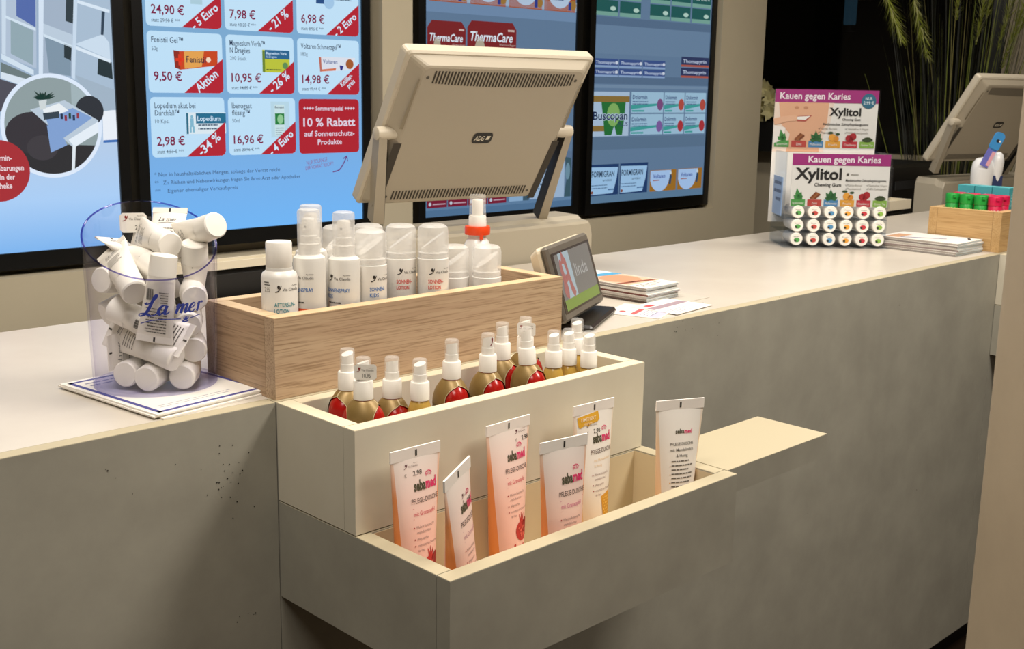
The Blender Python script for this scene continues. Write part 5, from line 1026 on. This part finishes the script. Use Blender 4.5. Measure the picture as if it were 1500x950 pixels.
for s_, X_, Z_ in (('Karies Bereits', -.010, .0985), ('Glutenfrei + Vegan', .058, .0985), ('Plaquehemmend', -.010, .108), ('100% Xylitolgesüßt', .058, .108)): g.text(s_, X_+bx, bz1-Z_, .0052, GREYI, f3, w=.0029*len(s_)); stroke(g, [(X_-.007+bx, bz1-Z_+.003), (X_-.005+bx, bz1-Z_), (X_-.002+bx, bz1-Z_+.005)], .0009, DK, f3)
flav(g, f3, flat(by-.0006, 5), -bw+.004+bx, bz0+.002, .0435, .016); g.build('header_card', xd)
for nm, b_ in (('side_panel', (-xa-.002, -xa+.0005, .004, .13, .004, .232)), ('side_panel', (xa+.0, xa+.0025, .004, .13, .004, .232)), ('back_panel', (-xa, xa, .128, .13, .004, .30)), ('base', (-xa-.002, xa+.0025, -.022, .13, .001, .004)), ('front_sheet', (-xa-.004, xa+.003, -.0035, -.0015, .098, .235)), ('header_sleeve', (-bw-.003+bx, bw+.003+bx, by-.005, by-.0035, .235, .386))):
    g = G(); g.box(*b_, XA); g.build(nm, xd)
for k in (1, 2):
    g = G(); g.box(-xa, xa, -.004, .126, .002+.0335*k, .0036+.0335*k, XA); g.build('shelf', xd)
g = G(); g.box(-xa-.0045, -xa-.0025, .02, .11, .075, .17, mat('side_label_blue', '#8fa9cf', .4)); greek(g, .03, .15, .07, 3, .02, .008, ink('#5a6a88'), lambda y, z: (-xa-.0048, y, z)); g.build('side_label', xd)
XM = Matrix.Translation((1.82, .316, .0004)) @ Matrix.Rotation(XR, 4, 'Z')
rown = ['bottom', 'middle', 'top']; gum = {}
for i, (nm, c, k) in enumerate(FL):
    for j in range(3):
        lx = -xa+.014+.0405*i+.0185; lz = .0205+.0335*j+(.003 if (i == 2 and j > 0) else 0); lz = min(lz, .0205+.0335*j)
        lab = 'white gum pot in the %s row of the dispenser, %s column' % (rown[j], ('green leaf', 'brown cinnamon', 'blue mint', 'orange fruit', 'red berry', 'dark tea')[i])
        M = XM @ Matrix.Translation((lx, -.006, lz+.0007)) @ Matrix.Rotation(-pi/2, 4, 'X')
        if i not in gum:
            t = thing('gum_pot', lab, 'gum pot', M=M, group='white gum pots in the dispenser')
            g = G(); g.lathe([(.0138, 0), (.0155, .0012), (.0158, .009), (.0158, .010)], WHITE, n=24, cap=False); g.lathe([(.0138, 0), (.0128, .0008), (0, .0008)], WHITE, n=24, cap=False); g.build('lid', t)
            g = G(); g.lathe([(.0150, .0102), (.0150, .078), (0, .078)], mat('pot_white', '#d9d6d0', .45), n=20, cap=False); g.build('pot', t)
            g = G(); q = lambda x, y: (x, -y, .0004); q2 = lambda x, y: (x, -y, .0001); g.poly(circ(0, 0, .0105, 20), PAPER, q); g.poly(circ(.001, -.0025, .0075, 14, .0055), ink(c), q2); g.poly(circ(-.003, -.004, .003, 8), ink('#2c3028'), lambda x, y: (x, -y, -.0002)); g.text(nm, 0, .0045, .003, DK, q2, align='C', w=.014); g.build('print', t); gum[i] = t
        else: clone(gum[i], lab, M=M)

# ---------------------------------------------------------------- goods in and behind the birch box
def gum_can(x, y, label, c, z=.0129):
    t = thing('gum_can', label, 'gum pot', (x, y, z), radians(-50), 'coloured gum pots in the birch box'); m_ = mat('can_'+c.strip('#'), c, .35)
    g = G(); g.lathe([(.0155, 0), (.0165, .0015), (.0165, .095), (.0158, .096)], m_, n=24); f = cylmap(.0165, .0003); g.text('XYLI', -.014, .074, .012, ink('#e9e6dc') if c != '#1f9a3c' else ink('#c9d86a'), f, w=.024, bold=.02); greek(g, -.016, .068, .03, 3, .006, .003, DK, f); g.build('can', t)
    g = G(); g.lathe([(.0172, .0962), (.0176, .098), (.0176, .116), (.0165, .119), (.012, .12), (0, .1205)], m_, n=24, cap=False); g.box(-.004, .004, -.0215, -.0165, .110, .1165, m_); g.build('lid', t)
for x, y, l, c in ((2.1175, .160, 'green gum pot furthest left in the birch box', '#1f9a3c'), (2.1175, .123, 'green gum pot in the middle of the three at the left side', '#1f9a3c'), (2.1180, .086, 'green gum pot next to the pink ones', '#1f9a3c'), (2.120, .0515, 'pink gum pot in the front corner of the birch box', '#c8174a'),
                   (2.157, .160, 'pink gum pot behind the leftmost green one', '#c8174a'), (2.157, .123, 'pink gum pot behind the middle green one', '#c8174a'), (2.157, .086, 'pink gum pot behind the right green one', '#c8174a'), (2.159, .0515, 'pink gum pot second from the front corner', '#c8174a')): gum_can(x, y, l, c)
def teal_box(x, y, label):
    t = thing('toothpaste_carton', label, 'carton', (x, y, .0129), 0, 'teal cartons in the birch box'); m_ = mat('teal_card', '#3fa3ac', .45)
    g = G(); g.box(-.021, .021, -.0215, .0215, 0, .136, m_); g.text('SYMPAT', -.0218*0, 0, .014, ink('#9fd8dc'), lambda u, v: (-.0213, -v+.006, u+.02), w=.1); g.text('DENTAL', 0, 0, .016, ink('#9fd8dc'), lambda u, v: (v-.008, -.0218, u+.02), w=.1); g.build('carton', t)
    g = G(); g.box(-.0205, .0205, -.021, .021, .1362, .1372, mat('teal_card_light', '#57b5bd', .45)); g.build('top_flap', t)
teal_box(2.203, .157, 'teal carton at the back left in the birch box'); teal_box(2.203, .112, 'teal carton in the middle of the row in the birch box'); teal_box(2.203, .067, 'teal carton with upright lettering, nearest the pillar')
ts = thing('price_card', 'small clear price holder at the front of the birch box', 'price holder', (2.17, .010, .0985)); g = G(); g.box(-.03, .03, -.003, -.0015, -.015, .016, XA); g.box(-.028, .028, -.0012, -.0006, -.013, .014, PAPER); greek(g, -.02, .005, .04, 2, .009, .004, RED, flat(-.0034, 0)); g.build('holder', ts)
th = thing('toothbrush_stand', 'white domed holder with a blue toothbrush pack behind the teal cartons', 'toothbrush holder', (2.60, .30, .0003), radians(-45)); DOM = mat('dome_white', '#dfe0e0', .25)
g = G(); g.lathe([(.03, 0), (.03, .12), (.032, .14), (.0325, .165), (.029, .185), (.02, .197), (0, .202)], DOM, n=28, cap=False); g.build('dome', th)
g = G(); g.lathe([(.012, .13), (.016, .16), (.018, .185), (.014, .205), (.006, .213), (0, .214)], DOM, n=20, cap=False, M=Matrix.Translation((.036, -.012, .004))); g.box(.022, .05, -.024, .0, 0, .15, mat('navy_card', '#27345c', .4)); g.build('side_dome', th)
g = G(); BM = Matrix.Translation((-.004, -.033, .195)) @ Matrix.Rotation(radians(24), 4, 'Y')
g.box(-.012, .012, -.003, .003, -.02, .035, mat('brush_violet', '#6c6fc0', .4), BM); g.prism(rrect(-.015, .03, .015, .085, .012), -.003, .003, mat('brush_blue', '#3f8fce', .35), BM @ Matrix.Rotation(pi/2, 4, 'X')); g.box(.002, .012, -.0036, -.003, -.015, .028, mat('brush_pink', '#e0a8b4', .4), BM); g.poly(circ(.001, .06, .005, 12), ink('#171a22'), lambda x, z: tuple(BM @ Vector((x, -.0034, z)))); g.poly(circ(.007, .061, .003, 10), PAPER, lambda x, z: tuple(BM @ Vector((x, -.0036, z)))); g.build('toothbrush_pack', th)

# ---------------------------------------------------------------- plants at the black window
pg = thing('pampas_plant', 'tall artificial grass with pale green plumes before the black window', 'plant', (3.98, 1.02, FZ)); rr = random.Random(21)
g = G(); g.lathe([(.13, 0), (.16, .02), (.19, .5), (.19, .52), (.175, .52), (.17, .48), (0, .48)], BLACK, n=32, cap=False); g.build('pot', pg)
GD = mat('grass_dark', '#161a0b', .6); GL = mat('grass_olive', '#6f7a2c', .6); GY = mat('grass_straw', '#8a844e', .6)
g = G()
for i in range(230):
    a_ = rr.uniform(0, 2*pi); r_ = rr.uniform(0, .15); l = rr.uniform(1.0, 1.75); sp = rr.uniform(.02, .30); b = rr.uniform(0, 2*pi); mm = rr.choice((GD,)*12+(GL, GL, GY)); base = Vector((r_*cos(a_), r_*sin(a_), .45)); wd = rr.uniform(.0025, .005)
    prev = None; V = []; 
    for k in range(7):
        t = k/6; p = base+Vector((cos(a_)*sp*t**1.6, sin(a_)*sp*t**1.6, l*t)); ww = wd*(1-t*.85); V += [tuple(p+Vector((cos(b), sin(b), 0))*ww), tuple(p-Vector((cos(b), sin(b), 0))*ww)]
    g.add(V, [(2*k, 2*k+1, 2*k+3, 2*k+2) for k in range(6)], mm)
g.build('foliage', pg)
PLM = mat('plume_green', '#9aa43c', .7); PLM2 = mat('plume_pale', '#b9ba7a', .7)
for i, (dx, dy, z, ln, lean) in enumerate(((-.26, .20, 1.78, .34, -.5), (-.16, .12, 1.72, .34, -.4), (.03, -.04, 1.80, .4, .1), (.12, -.11, 1.78, .42, .25), (-.04, .03, 1.88, .36, 0), (.19, -.17, 1.84, .4, .35), (.08, -.05, 1.9, .4, .1), (.15, -.12, 1.68, .34, .3))):
    g = G(); ax = Vector((lean*.6, -lean*.6, 1)).normalized()
    for k in range(260):
        t = rr.random(); p = Vector((dx, dy, z))+ax*(ln*(t-.35)); d = Vector((rr.gauss(0, 1), rr.gauss(0, 1), rr.uniform(-.9, .5))).normalized(); l = .085*sin(pi*min(1, .12+.9*t))*rr.uniform(.6, 1.1)+.012; sd = d.cross(ax).normalized()*.0022; tip = p+(d*.55+ax*.8*(-1 if i < 2 else 1)*.8)*l
        g.add([tuple(p+sd), tuple(p-sd), tuple(tip)], [(0, 1, 2)], PLM if rr.random() < .7 else PLM2)
    g.build('plume', pg)
fp = thing('flower_planter', 'black window box with cream blossoms beside the wall corner', 'flower box', (4.065, 2.02, .1)); fp.rotation_euler = (0, 0, ang)
g = G(); g.box(-.25, .12, -.10, .03, .0002, .14, BLACK); g.build('box', fp)
rr = random.Random(5); PET = mat('petal_cream', '#e3dba6', .6); LF = mat('leaf_dark', '#39421c', .6)
for i in range(22):
    c = Vector((rr.uniform(-.20, .11), rr.uniform(-.12, .0), rr.uniform(.14, .33))); g = G()
    for k in range(9):
        a_ = 2*pi*k/9+rr.uniform(-.2, .2); d = Vector((cos(a_)*.8, -.55-.2*(k % 2), sin(a_)*.8)).normalized(); sd = d.cross(Vector((0, 1, 0))).normalized()*.014; e = c+d*rr.uniform(.042, .06)
        g.add([tuple(c), tuple((c+e)/2+sd), tuple(e), tuple((c+e)/2-sd)], [(0, 1, 2, 3)], PET)
    g.tube([c, (c.x, c.y*.5-.02, .12)], .003, LF, 5); g.build('blossom', fp)
